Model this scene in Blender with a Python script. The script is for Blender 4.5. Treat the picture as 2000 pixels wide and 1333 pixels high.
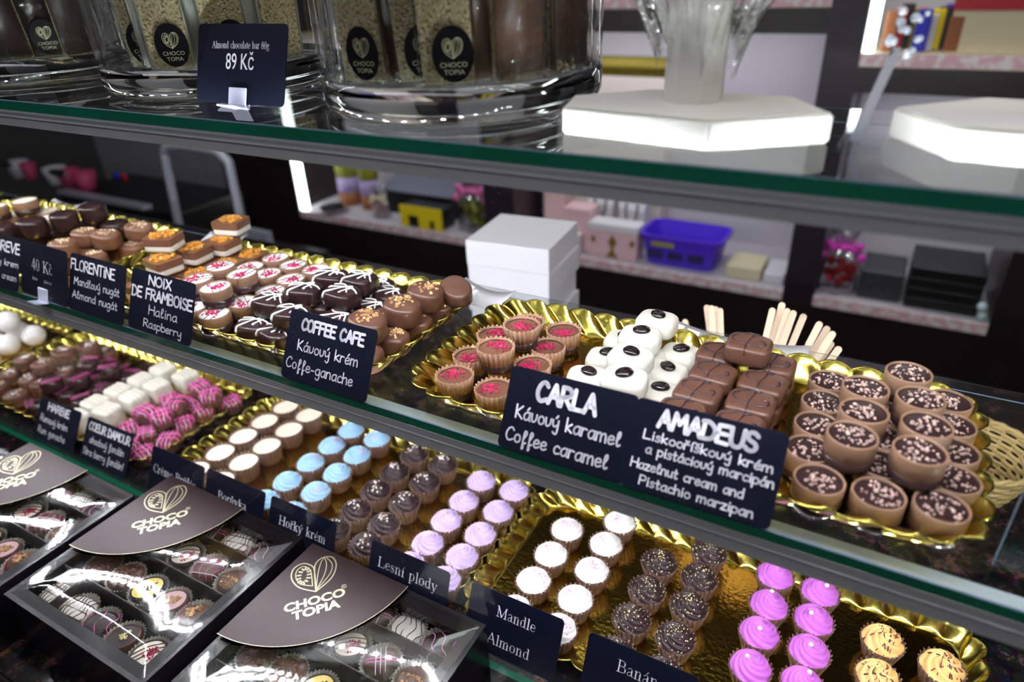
import bpy, bmesh, math, random
from mathutils import Vector, Matrix, noise
PI = math.pi
D = bpy.data
SC = bpy.context.scene
for o in list(D.objects): D.objects.remove(o)

# ---------------------------------------------------------------- camera
# world: X along the display case, Y away from the customer, Z up.
# origin = counter top at the foot of the front glass; metres.
ZM, ZT = 0.2283, 0.4224            # top faces of the middle and the upper glass shelf
CAM = Vector((0.0, -0.3025, 0.505))
cam = D.cameras.new('camera'); co = D.objects.new('camera', cam); SC.collection.objects.link(co)
_r = Vector((0.87319269, 0.48586259, -0.03836763)); _d = Vector((0.20771402, -0.44220584, -0.87253016)); _f = Vector((-0.44089616, 0.75391746, -0.48705138))
M = Matrix(((_r.x, -_d.x, -_f.x, CAM.x), (_r.y, -_d.y, -_f.y, CAM.y), (_r.z, -_d.z, -_f.z, CAM.z), (0, 0, 0, 1)))
co.matrix_world = M
cam.sensor_width = 36; cam.lens = 1333.0 / 2000 * 36
cam.clip_start = 0.01; cam.clip_end = 30
cam.dof.use_dof = True; cam.dof.focus_distance = 0.53; cam.dof.aperture_fstop = 4.5
SC.camera = co

# ---------------------------------------------------------------- world, exposure
SC.view_settings.view_transform = 'Standard'; SC.view_settings.look = 'None'
SC.view_settings.exposure = 0.0; SC.view_settings.gamma = 1.0
SC.view_settings.use_curve_mapping = False
SC.cycles.transparent_max_bounces = 32
SC.cycles.max_bounces = 10; SC.cycles.transmission_bounces = 8; SC.cycles.glossy_bounces = 6
w = D.worlds.new('world'); SC.world = w; w.use_nodes = True
w.node_tree.nodes['Background'].inputs[0].default_value = (0.80, 0.86, 1.0, 1)
w.node_tree.nodes['Background'].inputs[1].default_value = 0.035

def area(name, loc, rot, sx, sy, power, col=(1, 1, 1), spread=PI):
    l = D.lights.new(name, 'AREA'); l.shape = 'RECTANGLE'; l.size = sx; l.size_y = sy; l.energy = power; l.color = col; l.spread = spread
    o = D.objects.new(name, l); SC.collection.objects.link(o); o.location = loc; o.rotation_euler = rot
    return o
LED_STRENGTH = 540.0
area('unseen_ceiling_lamp', (-0.9, 0.15, 1.95), (0, 0, 0), 1.6, 0.3, 6.0, (1, 0.97, 0.93))
area('unseen_ceiling_lamp', (0.9, 0.3, 1.95), (0, 0, 0), 1.2, 0.3, 8.0, (1, 0.88, 0.70))
area('unseen_ceiling_lamp', (-1.3, 1.15, 1.95), (0, 0, 0), 2.4, 0.3, 5.0, (0.93, 0.95, 1))
area('unseen_ceiling_lamp', (-0.6, -1.0, 1.95), (0, 0, 0), 2.4, 0.4, 16.0, (0.93, 0.94, 1))  # out of view, added on the customer side to brighten cards, profiles and boxes

# ---------------------------------------------------------------- materials
def s(r, g, b):
    f = lambda c: (c / 255 / 12.92) if c / 255 <= 0.04045 else ((c / 255 + 0.055) / 1.055) ** 2.4
    return (f(r), f(g), f(b), 1)
def new(name):
    m = D.materials.new(name); m.use_nodes = True; nt = m.node_tree
    return m, nt, nt.nodes['Principled BSDF']
def pm(name, col, rough=0.5, metal=0.0, spec=0.5, var=0.0, vscale=60, bump=0.0, bscale=200, island=0.0, trans=0, sub=0.0, coat=0.0):
    m, nt, p = new(name); N = nt.nodes; L = nt.links
    p.inputs['Base Color'].default_value = col; p.inputs['Roughness'].default_value = rough
    p.inputs['Metallic'].default_value = metal; p.inputs['Specular IOR Level'].default_value = spec
    if coat: p.inputs['Coat Weight'].default_value = coat; p.inputs['Coat Roughness'].default_value = 0.08
    if sub:
        p.inputs['Subsurface Weight'].default_value = sub; p.inputs['Subsurface Radius'].default_value = (0.004, 0.003, 0.003); p.inputs['Subsurface Scale'].default_value = 1.0
    if trans: p.inputs['Transmission Weight'].default_value = trans; p.inputs['IOR'].default_value = 1.45
    tc = N.new('ShaderNodeTexCoord')
    if var or island:
        hs = N.new('ShaderNodeHueSaturation'); hs.inputs['Color'].default_value = col
        if island:
            g = N.new('ShaderNodeNewGeometry'); src = g.outputs['Random Per Island']; amt = island
        else:
            nz = N.new('ShaderNodeTexNoise'); nz.inputs['Scale'].default_value = vscale; L.new(tc.outputs['Object'], nz.inputs['Vector']); src = nz.outputs['Fac']; amt = var
        mr = N.new('ShaderNodeMapRange'); mr.inputs['To Min'].default_value = 1 - amt; mr.inputs['To Max'].default_value = 1 + amt
        L.new(src, mr.inputs['Value']); L.new(mr.outputs[0], hs.inputs['Value']); L.new(hs.outputs[0], p.inputs['Base Color'])
    if bump:
        nb = N.new('ShaderNodeTexNoise'); nb.inputs['Scale'].default_value = bscale; L.new(tc.outputs['Object'], nb.inputs['Vector'])
        b = N.new('ShaderNodeBump'); b.inputs['Strength'].default_value = bump; b.inputs['Distance'].default_value = 0.002
        L.new(nb.outputs['Fac'], b.inputs['Height']); L.new(b.outputs[0], p.inputs['Normal'])
    return m
def emit(name, col, strength):
    m, nt, p = new(name); p.inputs['Base Color'].default_value = (0, 0, 0, 1)
    p.inputs['Emission Color'].default_value = col; p.inputs['Emission Strength'].default_value = strength
    return m
def thin(name, tint, f0=0.04, rough=0.02, dust=0.0, wave=0.0, power=5.0, wscale=25):
    """clear sheet: see-through plus mirror reflection growing towards grazing angles"""
    m, nt, p = new(name); N = nt.nodes; L = nt.links; N.remove(p); out = N['Material Output']
    t = N.new('ShaderNodeBsdfTransparent'); t.inputs[0].default_value = tint
    g = N.new('ShaderNodeBsdfGlossy'); g.inputs['Roughness'].default_value = rough
    lw = N.new('ShaderNodeLayerWeight'); lw.inputs['Blend'].default_value = 0.5
    pw = N.new('ShaderNodeMath'); pw.operation = 'POWER'; pw.inputs[1].default_value = power
    mr = N.new('ShaderNodeMapRange'); mr.inputs['To Min'].default_value = f0
    mx = N.new('ShaderNodeMixShader')
    L.new(lw.outputs['Facing'], pw.inputs[0]); L.new(pw.outputs[0], mr.inputs['Value']); L.new(mr.outputs[0], mx.inputs[0])
    L.new(t.outputs[0], mx.inputs[1]); L.new(g.outputs[0], mx.inputs[2]); last = mx.outputs[0]
    tc = N.new('ShaderNodeTexCoord')
    if wave:
        nb = N.new('ShaderNodeTexNoise'); nb.inputs['Scale'].default_value = wscale; nb.inputs['Detail'].default_value = 3; L.new(tc.outputs['Object'], nb.inputs['Vector'])
        b = N.new('ShaderNodeBump'); b.inputs['Strength'].default_value = wave; b.inputs['Distance'].default_value = 0.01
        L.new(nb.outputs['Fac'], b.inputs['Height']); L.new(b.outputs[0], g.inputs['Normal'])
    if dust:
        v = N.new('ShaderNodeTexVoronoi'); v.inputs['Scale'].default_value = 330; L.new(tc.outputs['Object'], v.inputs['Vector'])
        nz = N.new('ShaderNodeTexNoise'); nz.inputs['Scale'].default_value = 9; nz.inputs['Detail'].default_value = 4; L.new(tc.outputs['Object'], nz.inputs['Vector'])
        lt = N.new('ShaderNodeMath'); lt.operation = 'LESS_THAN'; lt.inputs[1].default_value = 0.075; L.new(v.outputs['Distance'], lt.inputs[0])
        gt = N.new('ShaderNodeMath'); gt.operation = 'GREATER_THAN'; gt.inputs[1].default_value = 0.60; L.new(nz.outputs['Fac'], gt.inputs[0])
        ml = N.new('ShaderNodeMath'); ml.operation = 'MULTIPLY'; L.new(lt.outputs[0], ml.inputs[0]); L.new(gt.outputs[0], ml.inputs[1])
        m2 = N.new('ShaderNodeMath'); m2.operation = 'MULTIPLY'; m2.inputs[1].default_value = dust; L.new(ml.outputs[0], m2.inputs[0])
        df = N.new('ShaderNodeBsdfDiffuse'); df.inputs[0].default_value = (0.8, 0.8, 0.8, 1)
        x2 = N.new('ShaderNodeMixShader'); L.new(m2.outputs[0], x2.inputs[0]); L.new(last, x2.inputs[1]); L.new(df.outputs[0], x2.inputs[2]); last = x2.outputs[0]
    L.new(last, out.inputs['Surface'])
    return m
def granite():
    m, nt, p = new('granite'); N = nt.nodes; L = nt.links
    tc = N.new('ShaderNodeTexCoord')
    n1 = N.new('ShaderNodeTexNoise'); n1.inputs['Scale'].default_value = 45; n1.inputs['Detail'].default_value = 6; n1.inputs['Roughness'].default_value = 0.75
    n2 = N.new('ShaderNodeTexVoronoi'); n2.inputs['Scale'].default_value = 230
    L.new(tc.outputs['Object'], n1.inputs['Vector']); L.new(tc.outputs['Object'], n2.inputs['Vector'])
    cr = N.new('ShaderNodeValToRGB'); e = cr.color_ramp.elements
    e[0].position = 0.42; e[0].color = (0.006, 0.006, 0.008, 1); e[1].position = 0.72; e[1].color = (0.20, 0.11, 0.10, 1)
    x = e.new(0.54); x.color = (0.02, 0.017, 0.02, 1); x = e.new(0.6); x.color = (0.10, 0.045, 0.045, 1)
    L.new(n1.outputs['Fac'], cr.inputs[0])
    mx = N.new('ShaderNodeMix'); mx.data_type = 'RGBA'; mx.blend_type = 'MULTIPLY'; mx.inputs[0].default_value = 0.7
    L.new(cr.outputs[0], mx.inputs[6]); L.new(n2.outputs['Color'], mx.inputs[7]); L.new(mx.outputs[2], p.inputs['Base Color'])
    p.inputs['Roughness'].default_value = 0.12
    return m
def speckle(name, a, b, c, scale, rough=0.6, bump=0.5):
    m, nt, p = new(name); N = nt.nodes; L = nt.links; tc = N.new('ShaderNodeTexCoord')
    v = N.new('ShaderNodeTexVoronoi'); v.inputs['Scale'].default_value = scale; L.new(tc.outputs['Object'], v.inputs['Vector'])
    sp = N.new('ShaderNodeSeparateColor'); L.new(v.outputs['Color'], sp.inputs[0])
    cr = N.new('ShaderNodeValToRGB'); e = cr.color_ramp.elements; e[0].position = 0.05; e[0].color = a; e[1].position = 0.95; e[1].color = c
    x = e.new(0.3); x.color = b
    L.new(sp.outputs[0], cr.inputs[0]); L.new(cr.outputs[0], p.inputs['Base Color']); p.inputs['Roughness'].default_value = rough
    bm_ = N.new('ShaderNodeBump'); bm_.inputs['Strength'].default_value = bump; bm_.inputs['Distance'].default_value = 0.002; bm_.invert = True
    L.new(v.outputs['Distance'], bm_.inputs['Height']); L.new(bm_.outputs[0], p.inputs['Normal'])
    return m
def stripes(name, a, b, scale):
    m, nt, p = new(name); N = nt.nodes; L = nt.links; tc = N.new('ShaderNodeTexCoord')
    nz = N.new('ShaderNodeTexNoise'); nz.inputs['Scale'].default_value = scale; nz.inputs['Detail'].default_value = 1; L.new(tc.outputs['Object'], nz.inputs['Vector'])
    cr = N.new('ShaderNodeValToRGB'); e = cr.color_ramp.elements; e[0].position = 0.45; e[0].color = a; e[1].position = 0.58; e[1].color = b
    L.new(nz.outputs['Fac'], cr.inputs[0]); L.new(cr.outputs[0], p.inputs['Base Color']); p.inputs['Roughness'].default_value = 0.5
    return m
MILK = pm('milk_chocolate', s(118, 80, 62), 0.32, var=0.06)
MILKD = pm('milk_chocolate_deep', s(100, 67, 54), 0.30, var=0.06)
DARK = pm('dark_chocolate', s(52, 32, 33), 0.26, var=0.1)
TAN = pm('blond_milk_chocolate', s(146, 112, 90), 0.38, var=0.05)
WHITE = pm('white_chocolate', s(228, 224, 214), 0.3, sub=0.15)
CREAM = pm('cream_filling', s(250, 240, 220), 0.4)
ICING = pm('white_icing', s(248, 244, 246), 0.35)
RASP = pm('raspberry_crumbs', s(196, 32, 92), 0.45, island=0.45)
CARAM = pm('caramel_crumbs', s(212, 166, 116), 0.5, island=0.3)
NIBS = pm('almond_nibs', s(206, 176, 166), 0.5, island=0.35)
NUTS = pm('chopped_nuts', s(222, 196, 160), 0.55, island=0.25)
FLOR = pm('caramelised_almonds', s(205, 142, 58), 0.28, island=0.35)
GOLDD = pm('gold_sprinkles', s(238, 228, 165), 0.3, island=0.15)
PEARL = pm('sugar_pearls', s(242, 236, 235), 0.25)
COPPER = pm('bronze_pearls', s(214, 170, 130), 0.3)
BLUE = pm('blue_frosting', s(164, 206, 240), 0.5)
LILAC = pm('lilac_frosting', s(212, 188, 238), 0.5)
MAGENTA = pm('magenta_frosting', s(206, 112, 216), 0.45)
ORANGE = pm('apricot_frosting', s(252, 200, 128), 0.45)
WFROST = pm('white_frosting', s(250, 246, 246), 0.55)
CHFROST = pm('chocolate_frosting', s(54, 37, 41), 0.3)
PINK = pm('pink_sprinkles', s(245, 165, 225), 0.5)
HOTPINK = pm('pink_icing', s(232, 96, 176), 0.4)
YELLOW = pm('yellow_filling', s(240, 214, 96), 0.35)
CUPC = pm('fluted_chocolate_shell', s(106, 78, 66), 0.38, var=0.08)
CUPT = pm('fluted_milk_shell', s(168, 128, 102), 0.4, var=0.05)
GOLD = pm('gold_tray', s(206, 188, 92), 0.2, metal=1.0)
GOLDFL = pm('gold_tray_floor', s(196, 158, 66), 0.13, metal=1.0, bump=0.10, bscale=260)
GOLDF = pm('gold_foil', s(226, 204, 132), 0.25, metal=1.0)
CARD = pm('card_black', s(10, 14, 32), 0.45, spec=0.25, var=0.15, vscale=40)
INK = pm('chalk_ink', s(246, 244, 255), 0.6)
INKG = pm('grey_print', s(196, 196, 204), 0.6)
GRAN = granite()
SHELF = thin('shelf_glass', (0.94, 0.97, 0.955, 1), 0.05, 0.01, power=3.6)
EDGEB = pm('glass_edge_slate', s(96, 112, 134), 0.2)
ALUL = pm('light_aluminium', s(176, 180, 188), 0.35, var=0.06, vscale=300)
EDGE = pm('glass_edge_green', s(22, 118, 88), 0.12, spec=0.6, var=0.25, vscale=14, coat=0.4)
PANE = thin('front_glass', (0.985, 0.99, 0.988, 1), 0.012, 0.01, dust=0.55)
ACRYL = thin('clear_acrylic', (0.93, 0.96, 0.97, 1), 0.06, 0.03)
JARG = thin('jar_glass', (0.97, 0.985, 0.975, 1), 0.04, 0.02, power=4.5, wave=0.08)
JARB = pm('jar_base_glass', (0.86, 0.93, 0.90, 1), 0.03, trans=1.0)
CELLO = thin('cellophane', (0.96, 0.97, 0.98, 1), 0.05, 0.06, wave=1.0, power=2.0, wscale=40)
FILM = thin('box_window_film', (0.97, 0.97, 0.98, 1), 0.22, 0.05, power=3.4)
ALU = pm('aluminium_profile', s(182, 182, 184), 0.4, metal=0.0, var=0.05, vscale=8)
BOXB = pm('box_card_dark', s(30, 25, 33), 0.22, spec=0.6)
SLEEVE = pm('sleeve_card_brown', s(62, 42, 47), 0.38)
PAPER = pm('paper_cup', s(190, 186, 172), 0.8)
WPAINT = pm('white_paint', s(232, 229, 222), 0.45, var=0.03, vscale=30)
WCARD = pm('white_cardboard', s(226, 224, 232), 0.6)
CREAMC = pm('cream_cardboard', s(222, 212, 178), 0.6)
GREY = pm('niche_grey', s(196, 192, 202), 0.6)
WENGE = pm('dark_wood', s(36, 26, 28), 0.35, var=0.3, vscale=12)
PILAS = pm('dark_wood_plum', s(40, 30, 42), 0.4, var=0.2, vscale=12)
STRIP = stripes('shelf_front_paper', s(236, 192, 202), s(248, 240, 240), 45)
LED = emit('led_diode', (0.93, 0.95, 1.0, 1), LED_STRENGTH)
LEDU = emit('upper_led_diode', (0.93, 0.95, 1.0, 1), 260.0)
NLED = emit('niche_led', (0.93, 1.0, 0.96, 1), 7.0)
PURPLE = pm('purple_plastic', s(88, 50, 220), 0.4)
YBOX = pm('yellow_box', s(240, 215, 20), 0.5)
BLACK = pm('black_plastic', s(18, 17, 20), 0.35)
GREYM = pm('grey_metal', s(188, 192, 208), 0.3, metal=0.2)
PINKC = pm('pale_pink_paper', s(228, 190, 196), 0.7)
OLIVE = pm('gold_ink', s(128, 104, 40), 0.5)
GREEN = pm('green_ribbon', s(70, 190, 45), 0.4)
WOODS = pm('birch_wood', s(226, 202, 176), 0.7, var=0.1, vscale=30)
WICK = pm('wicker', s(206, 176, 120), 0.6, var=0.2, vscale=90)
REDP = pm('red_plastic', s(190, 28, 42), 0.4)
PINKP = pm('pink_cup', s(206, 70, 120), 0.5)
BLUEP = pm('blue_plastic', s(30, 40, 190), 0.4)
SPECK = speckle('almond_crust', s(150, 116, 76), s(206, 182, 134), s(236, 220, 180), 700)
FLOORM = pm('floor_tiles', s(70, 66, 66), 0.4)
CEILM = pm('ceiling_paint', s(120, 118, 120), 0.8)
WALLM = pm('shop_wall', s(92, 88, 92), 0.8)
CHROME = pm('chrome', s(200, 200, 204), 0.12, metal=1.0)

# ---------------------------------------------------------------- object helpers
def finish(bm, name, mat, smooth=True):
    bmesh.ops.recalc_face_normals(bm, faces=bm.faces)
    me = D.meshes.new(name); bm.to_mesh(me); bm.free()
    for m in (mat if isinstance(mat, (list, tuple)) else [mat]): me.materials.append(m)
    if smooth:
        for p in me.polygons: p.use_smooth = True
    return me
def link(name, me, parent=None, loc=(0, 0, 0), rot=(0, 0, 0), scale=None):
    o = D.objects.new(name, me); SC.collection.objects.link(o)
    if parent is not None: o.parent = parent
    o.location = loc; o.rotation_euler = rot
    if scale: o.scale = scale
    return o
def tag(o, label, cat, group=None):
    o['label'] = label; o['category'] = cat
    if group: o['group'] = group
    return o
def thing(name, label, cat, loc=(0, 0, 0), rot=(0, 0, 0), group=None):
    o = D.objects.new(name, None); SC.collection.objects.link(o); o.empty_display_size = 0.01
    o.location = loc; o.rotation_euler = rot
    return tag(o, label, cat, group)
def struct(name, me, loc=(0, 0, 0), parent=None):
    o = link(name, me, parent, loc)
    if parent is None: o['kind'] = 'structure'
    return o
def sharp(me, ang=0.6):
    bm = bmesh.new(); bm.from_mesh(me)
    for e in bm.edges:
        if len(e.link_faces) == 2 and e.calc_face_angle(0) > ang: e.smooth = False
    bm.to_mesh(me); bm.free(); return me

def box(bm, x0, x1, y0, y1, z0, z1, mi=0):
    v = [bm.verts.new(p) for p in ((x0, y0, z0), (x1, y0, z0), (x1, y1, z0), (x0, y1, z0), (x0, y0, z1), (x1, y0, z1), (x1, y1, z1), (x0, y1, z1))]
    fs = []
    for q in ((0, 3, 2, 1), (4, 5, 6, 7), (0, 1, 5, 4), (1, 2, 6, 5), (2, 3, 7, 6), (3, 0, 4, 7)):
        f = bm.faces.new([v[i] for i in q]); f.material_index = mi; fs.append(f)
    return v, fs
def boxme(name, mat, *dims, bev=0.0, seg=2):
    bm = bmesh.new(); box(bm, *dims)
    if bev: bmesh.ops.bevel(bm, geom=bm.edges[:], offset=bev, segments=seg, affect='EDGES', profile=0.5)
    return finish(bm, name, mat, smooth=False)
def rings(bm, rs, close=True, cap0=True, cap1=True, mi=0):
    """rs: list of rings (lists of points) -> skin"""
    V = [[bm.verts.new(p) for p in r] for r in rs]; n = len(V[0])
    for a, b in zip(V, V[1:]):
        for i in range(n if close else n - 1):
            j = (i + 1) % n
            f = bm.faces.new((a[i], a[j], b[j], b[i])); f.material_index = mi
    if cap0: bm.faces.new(V[0][::-1]).material_index = mi
    if cap1: bm.faces.new(V[-1]).material_index = mi
    return V
def lathe(bm, prof, n=32, mod=None, cap0=True, cap1=True, mi=0, c=(0, 0)):
    rs = []
    for k, (r, z) in enumerate(prof):
        ring = []
        for i in range(n):
            th = 2 * PI * i / n; dr, dz = mod(th, k) if mod else (0, 0)
            ring.append((c[0] + (r + dr) * math.cos(th), c[1] + (r + dr) * math.sin(th), z + dz))
        rs.append(ring)
    return rings(bm, rs, True, cap0, cap1, mi)
def superell(w, d, n, k, seg=40):
    out = []
    for i in range(seg):
        t = 2 * PI * i / seg; c, sn = math.cos(t), math.sin(t)
        out.append((w / 2 * k * math.copysign(abs(c) ** (2 / n), c), d / 2 * k * math.copysign(abs(sn) ** (2 / n), sn)))
    return out
def pillow(bm, w, d, h, n=3.0, bev=0.004, dome=0.0008, foot=0.0015, z0=0.0, mi=0, seg=40, taper=0.0):
    """rounded praline: super-elliptic outline, rolled top edge, slightly domed top"""
    prof = [(1 - foot / (w / 2), z0), (1.0, z0 + foot)]
    prof.append((1.0 - taper * 0.5, z0 + (h - bev) * 0.55)); prof.append((1.0 - taper, z0 + h - bev))
    kb = bev / (min(w, d) / 2)
    for i in range(1, 6):
        a = i / 5 * PI / 2; prof.append((1 - taper - kb * (1 - math.cos(a)), z0 + h - bev + bev * math.sin(a)))
    kt = prof[-1][0]
    for q in (0.75, 0.45, 0.15): prof.append((kt * q, z0 + h + dome * (1 - q * q)))
    return rings(bm, [[(x, y, z) for x, y in superell(w, d, n, k, seg)] for k, z in prof], mi=mi)
def tube(bm, pts, r, seg=6, taper=None, flat=1.0, mi=0):
    P_ = [Vector(p) for p in pts]; rs = []
    for i, p in enumerate(P_):
        t = (P_[min(i + 1, len(P_) - 1)] - P_[max(i - 1, 0)]).normalized()
        a = t.cross(Vector((0, 0, 1)))
        if a.length < 1e-4: a = t.cross(Vector((0, 1, 0)))
        a.normalize(); b = a.cross(t).normalized(); rr = r * (taper(i / max(1, len(P_) - 1)) if taper else 1)
        rs.append([p + a * rr * math.cos(2 * PI * k / seg) + b * rr * flat * math.sin(2 * PI * k / seg) for k in range(seg)])
    rings(bm, rs, mi=mi)
def smooth_path(pts, sub=5, closed=False):
    P_ = [Vector(p) for p in pts]
    if len(P_) < 3: return P_
    out = []; n = len(P_); rng = range(n if closed else n - 1)
    for i in rng:
        p1, p2 = P_[i], P_[(i + 1) % n]
        p0 = P_[i - 1] if (i > 0 or closed) else p1; p3 = P_[(i + 2) % n] if (i + 2 < n or closed) else p2
        for k in range(sub):
            t = k / sub
            out.append(0.5 * ((2 * p1) + (p2 - p0) * t + (2 * p0 - 5 * p1 + 4 * p2 - p3) * t * t + (3 * p1 - p0 - 3 * p2 + p3) * t ** 3))
    if not closed: out.append(P_[-1])
    return out
def ball(bm, c, r, sub=1, sz=1.0, mi=0):
    res = bmesh.ops.create_icosphere(bm, subdivisions=sub, radius=r)
    for v in res['verts']:
        v.co.z *= sz; v.co += Vector(c)
        for f in v.link_faces: f.material_index = mi
def crumbs(bm, n, R, z, size, rng, c=(0, 0), flat=0.6, fall=0.0, gauss=True, maxr=None):
    for _ in range(n):
        while True:
            if gauss: x, y = rng.gauss(0, R * 0.5), rng.gauss(0, R * 0.5)
            else:
                q = R * math.sqrt(rng.random()); a = rng.random() * 2 * PI; x, y = q * math.cos(a), q * math.sin(a)
            x += c[0]; y += c[1]
            if maxr is None or math.hypot(x, y) < maxr: break
        sz = size * rng.uniform(0.55, 1.25)
        res = bmesh.ops.create_cube(bm, size=sz)
        m = Matrix.Translation((x, y, z - fall * (x * x + y * y) + sz * 0.25 * rng.random())) @ Matrix.Rotation(rng.random() * 6, 4, Vector((rng.uniform(-1, 1), rng.uniform(-1, 1), rng.uniform(-1, 1))).normalized()) @ Matrix.Diagonal((1, rng.uniform(0.6, 1), flat, 1))
        for v in res['verts']:
            v.co = Vector((v.co.x * rng.uniform(0.7, 1.1), v.co.y * rng.uniform(0.7, 1.1), v.co.z)); v.co = m @ v.co
# ---------------------------------------------------------------- lettering: two small stroke alphabets
# per letter "advance;stroke;stroke" - a stroke is "x,y x,y ..."; leading ! keeps its corners, ^ makes it bold (serif)
HAND = {
'A': '7;!0,0 3.5,10 7,0;!1.4,3.6 5.7,3.6', 'B': '6.5;!0,0 0,10;0,10 4,9.8 5.5,7.7 4,5.5 0,5.2;0,5.3 4,5.4 6.3,3.3 5,.5 0,0', 'C': '6.5;6.3,8.3 4.5,10 2,9 .3,5.5 .7,2 3,0 6.5,1.5',
'D': '7;!0,0 .3,10;-.8,9.6 3,9.8 6.6,6.3 6,2 3.5,.3 -.6,0', 'E': '6;!6,10 .2,9.7 0,.2 6,0;!0,5.2 5,5.2', 'F': '6;!0,0 .2,9.8 6,10;!0,5.3 4.8,5.4', 'H': '7;!0,0 .2,10;!6.8,10 7,0;!0,5.3 7,5.3',
'I': '2;!1,0 1,7;!1,9.3 1,9.8', 'K': '6;!0,10 .2,0;!5.3,9.6 .3,4.5 6,0', 'L': '6;!.2,10 0,.2 6,.4', 'M': '8;!0,0 1,10 4,4 7,10 8,0', 'N': '7;!0,0 .3,10 6.7,0 7,10', 'O': '7;3.5,10 1,8.6 .1,5 1,1.3 3.5,0 6,1.3 7,5 6,8.6 3.7,10',
'P': '6;!0,0 .2,10;0,10 4,9.8 5.8,7.5 4.5,5 0,4.6', 'R': '6.5;!0,0 .2,10;0,10 4,9.8 5.8,7.8 4.5,5.5 0,4.8;!2,4.9 6.5,0', 'S': '6;6,8.5 4,10 1.5,9.6 .6,7.5 2,5.6 4.8,4.4 6,2.3 4.5,.2 2,0 0,1.5', 'T': '7;!0,10 7,10;!3.5,10 3.5,0',
'U': '7;0,10 .3,3 2,.2 5,.2 6.7,3 7,10', 'V': '7;!0,10 3.4,0 7,10', 'X': '6;!.2,10 6,0;!6,10 0,0', 'Y': '6;!0,10 3,5 6,10;!3,5 3,0', "'": '2;!1,10 .8,8',
'a': '5.5;5,5.3 3,6 .8,4.5 .3,2 1.8,0 4,1 5,4;5,6 5,1 5.8,0', 'b': '5;!0,10 0,0;0,4 2,6 4.5,5 5,2.5 3.5,.2 0,.5', 'c': '4.5;4.5,5 2.8,6 .8,4.8 .2,2.5 1.5,.2 4.5,.8', 'd': '5.5;5,4.5 3,6 .6,4.5 .3,1.8 2,0 4.5,1.2 5,3;!5,10 5.1,0',
'e': '4.8;.5,3 4,3.6 4,5.4 2.3,6 .5,4.5 .4,1.6 2,0 4.8,1.2', 'f': '4;1.6,4 3.6,8 2.8,10 1.6,8.5 1.4,0 1.2,-3.6 2.2,-3 2,0 3.8,1.2', 'g': '5.3;5,5.3 3,6 .6,4.5 .5,2 2,.3 4.5,1.5 5,5;5,6 5,-2.5 3,-4.2 1,-3', 'h': '5;!0,10 0,0;0,3.8 2,6 4.2,5.2 4.6,0',
'i': '1.8;!.8,6 .9,0;!.9,8.2 1,8.8', 'k': '5;!0,10 .1,0;!4.3,6.2 .4,3 4.8,0', 'l': '3.6;.4,3.4 2.6,7 2.4,10 1,8.6 .9,2 1.9,0 3.6,1.2', 'm': '8;!0,6 0,0;0,4 1.8,6 3.3,5.2 3.6,0;3.6,4 5.4,6 7,5.2 7.5,0', 'n': '5;!0,6 0,0;0,4 2,6 4,5.2 4.6,0',
'o': '5;2.5,6 .8,5 .2,3 .9,.8 2.5,0 4.2,1 4.8,3 4.1,5.2 2.5,6', 'p': '5.2;!0,6 0,-4;0,4.5 2.2,6 4.8,4.5 4.6,1.5 2.5,0 0,1', 'r': '4;!0,6 0,0;0,3.4 1.6,5.8 3.8,5.4', 's': '4;3.8,5 2.2,6 .6,5 1.5,3.4 3.4,2.2 3,.4 1,0 0,.8',
't': '3.8;1.6,9 1.6,.9 2.6,0 3.6,.7;!.2,6 3.4,6', 'u': '5;0,6 .3,1.4 1.8,0 4,1.6 4.6,6;!4.6,6 4.8,0', 'v': '4.8;0,6 .6,1.2 2.2,.2 4,2 4.4,6', 'y': '5;0,6 .4,2.4 2,1.2 4.5,3;4.7,6 4.6,-2.5 3,-4.2 1.2,-3', 'z': '4.5;!0,6 4.3,6 0,0 4.5,0', ',': '2;!1,0.6 .4,-1.6', '.': '2;!.8,0 .9,.3', '-': '4;!.4,3 3.4,3', '!': '2;!1,10 1,3;!1,.3 1,0'}
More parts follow.
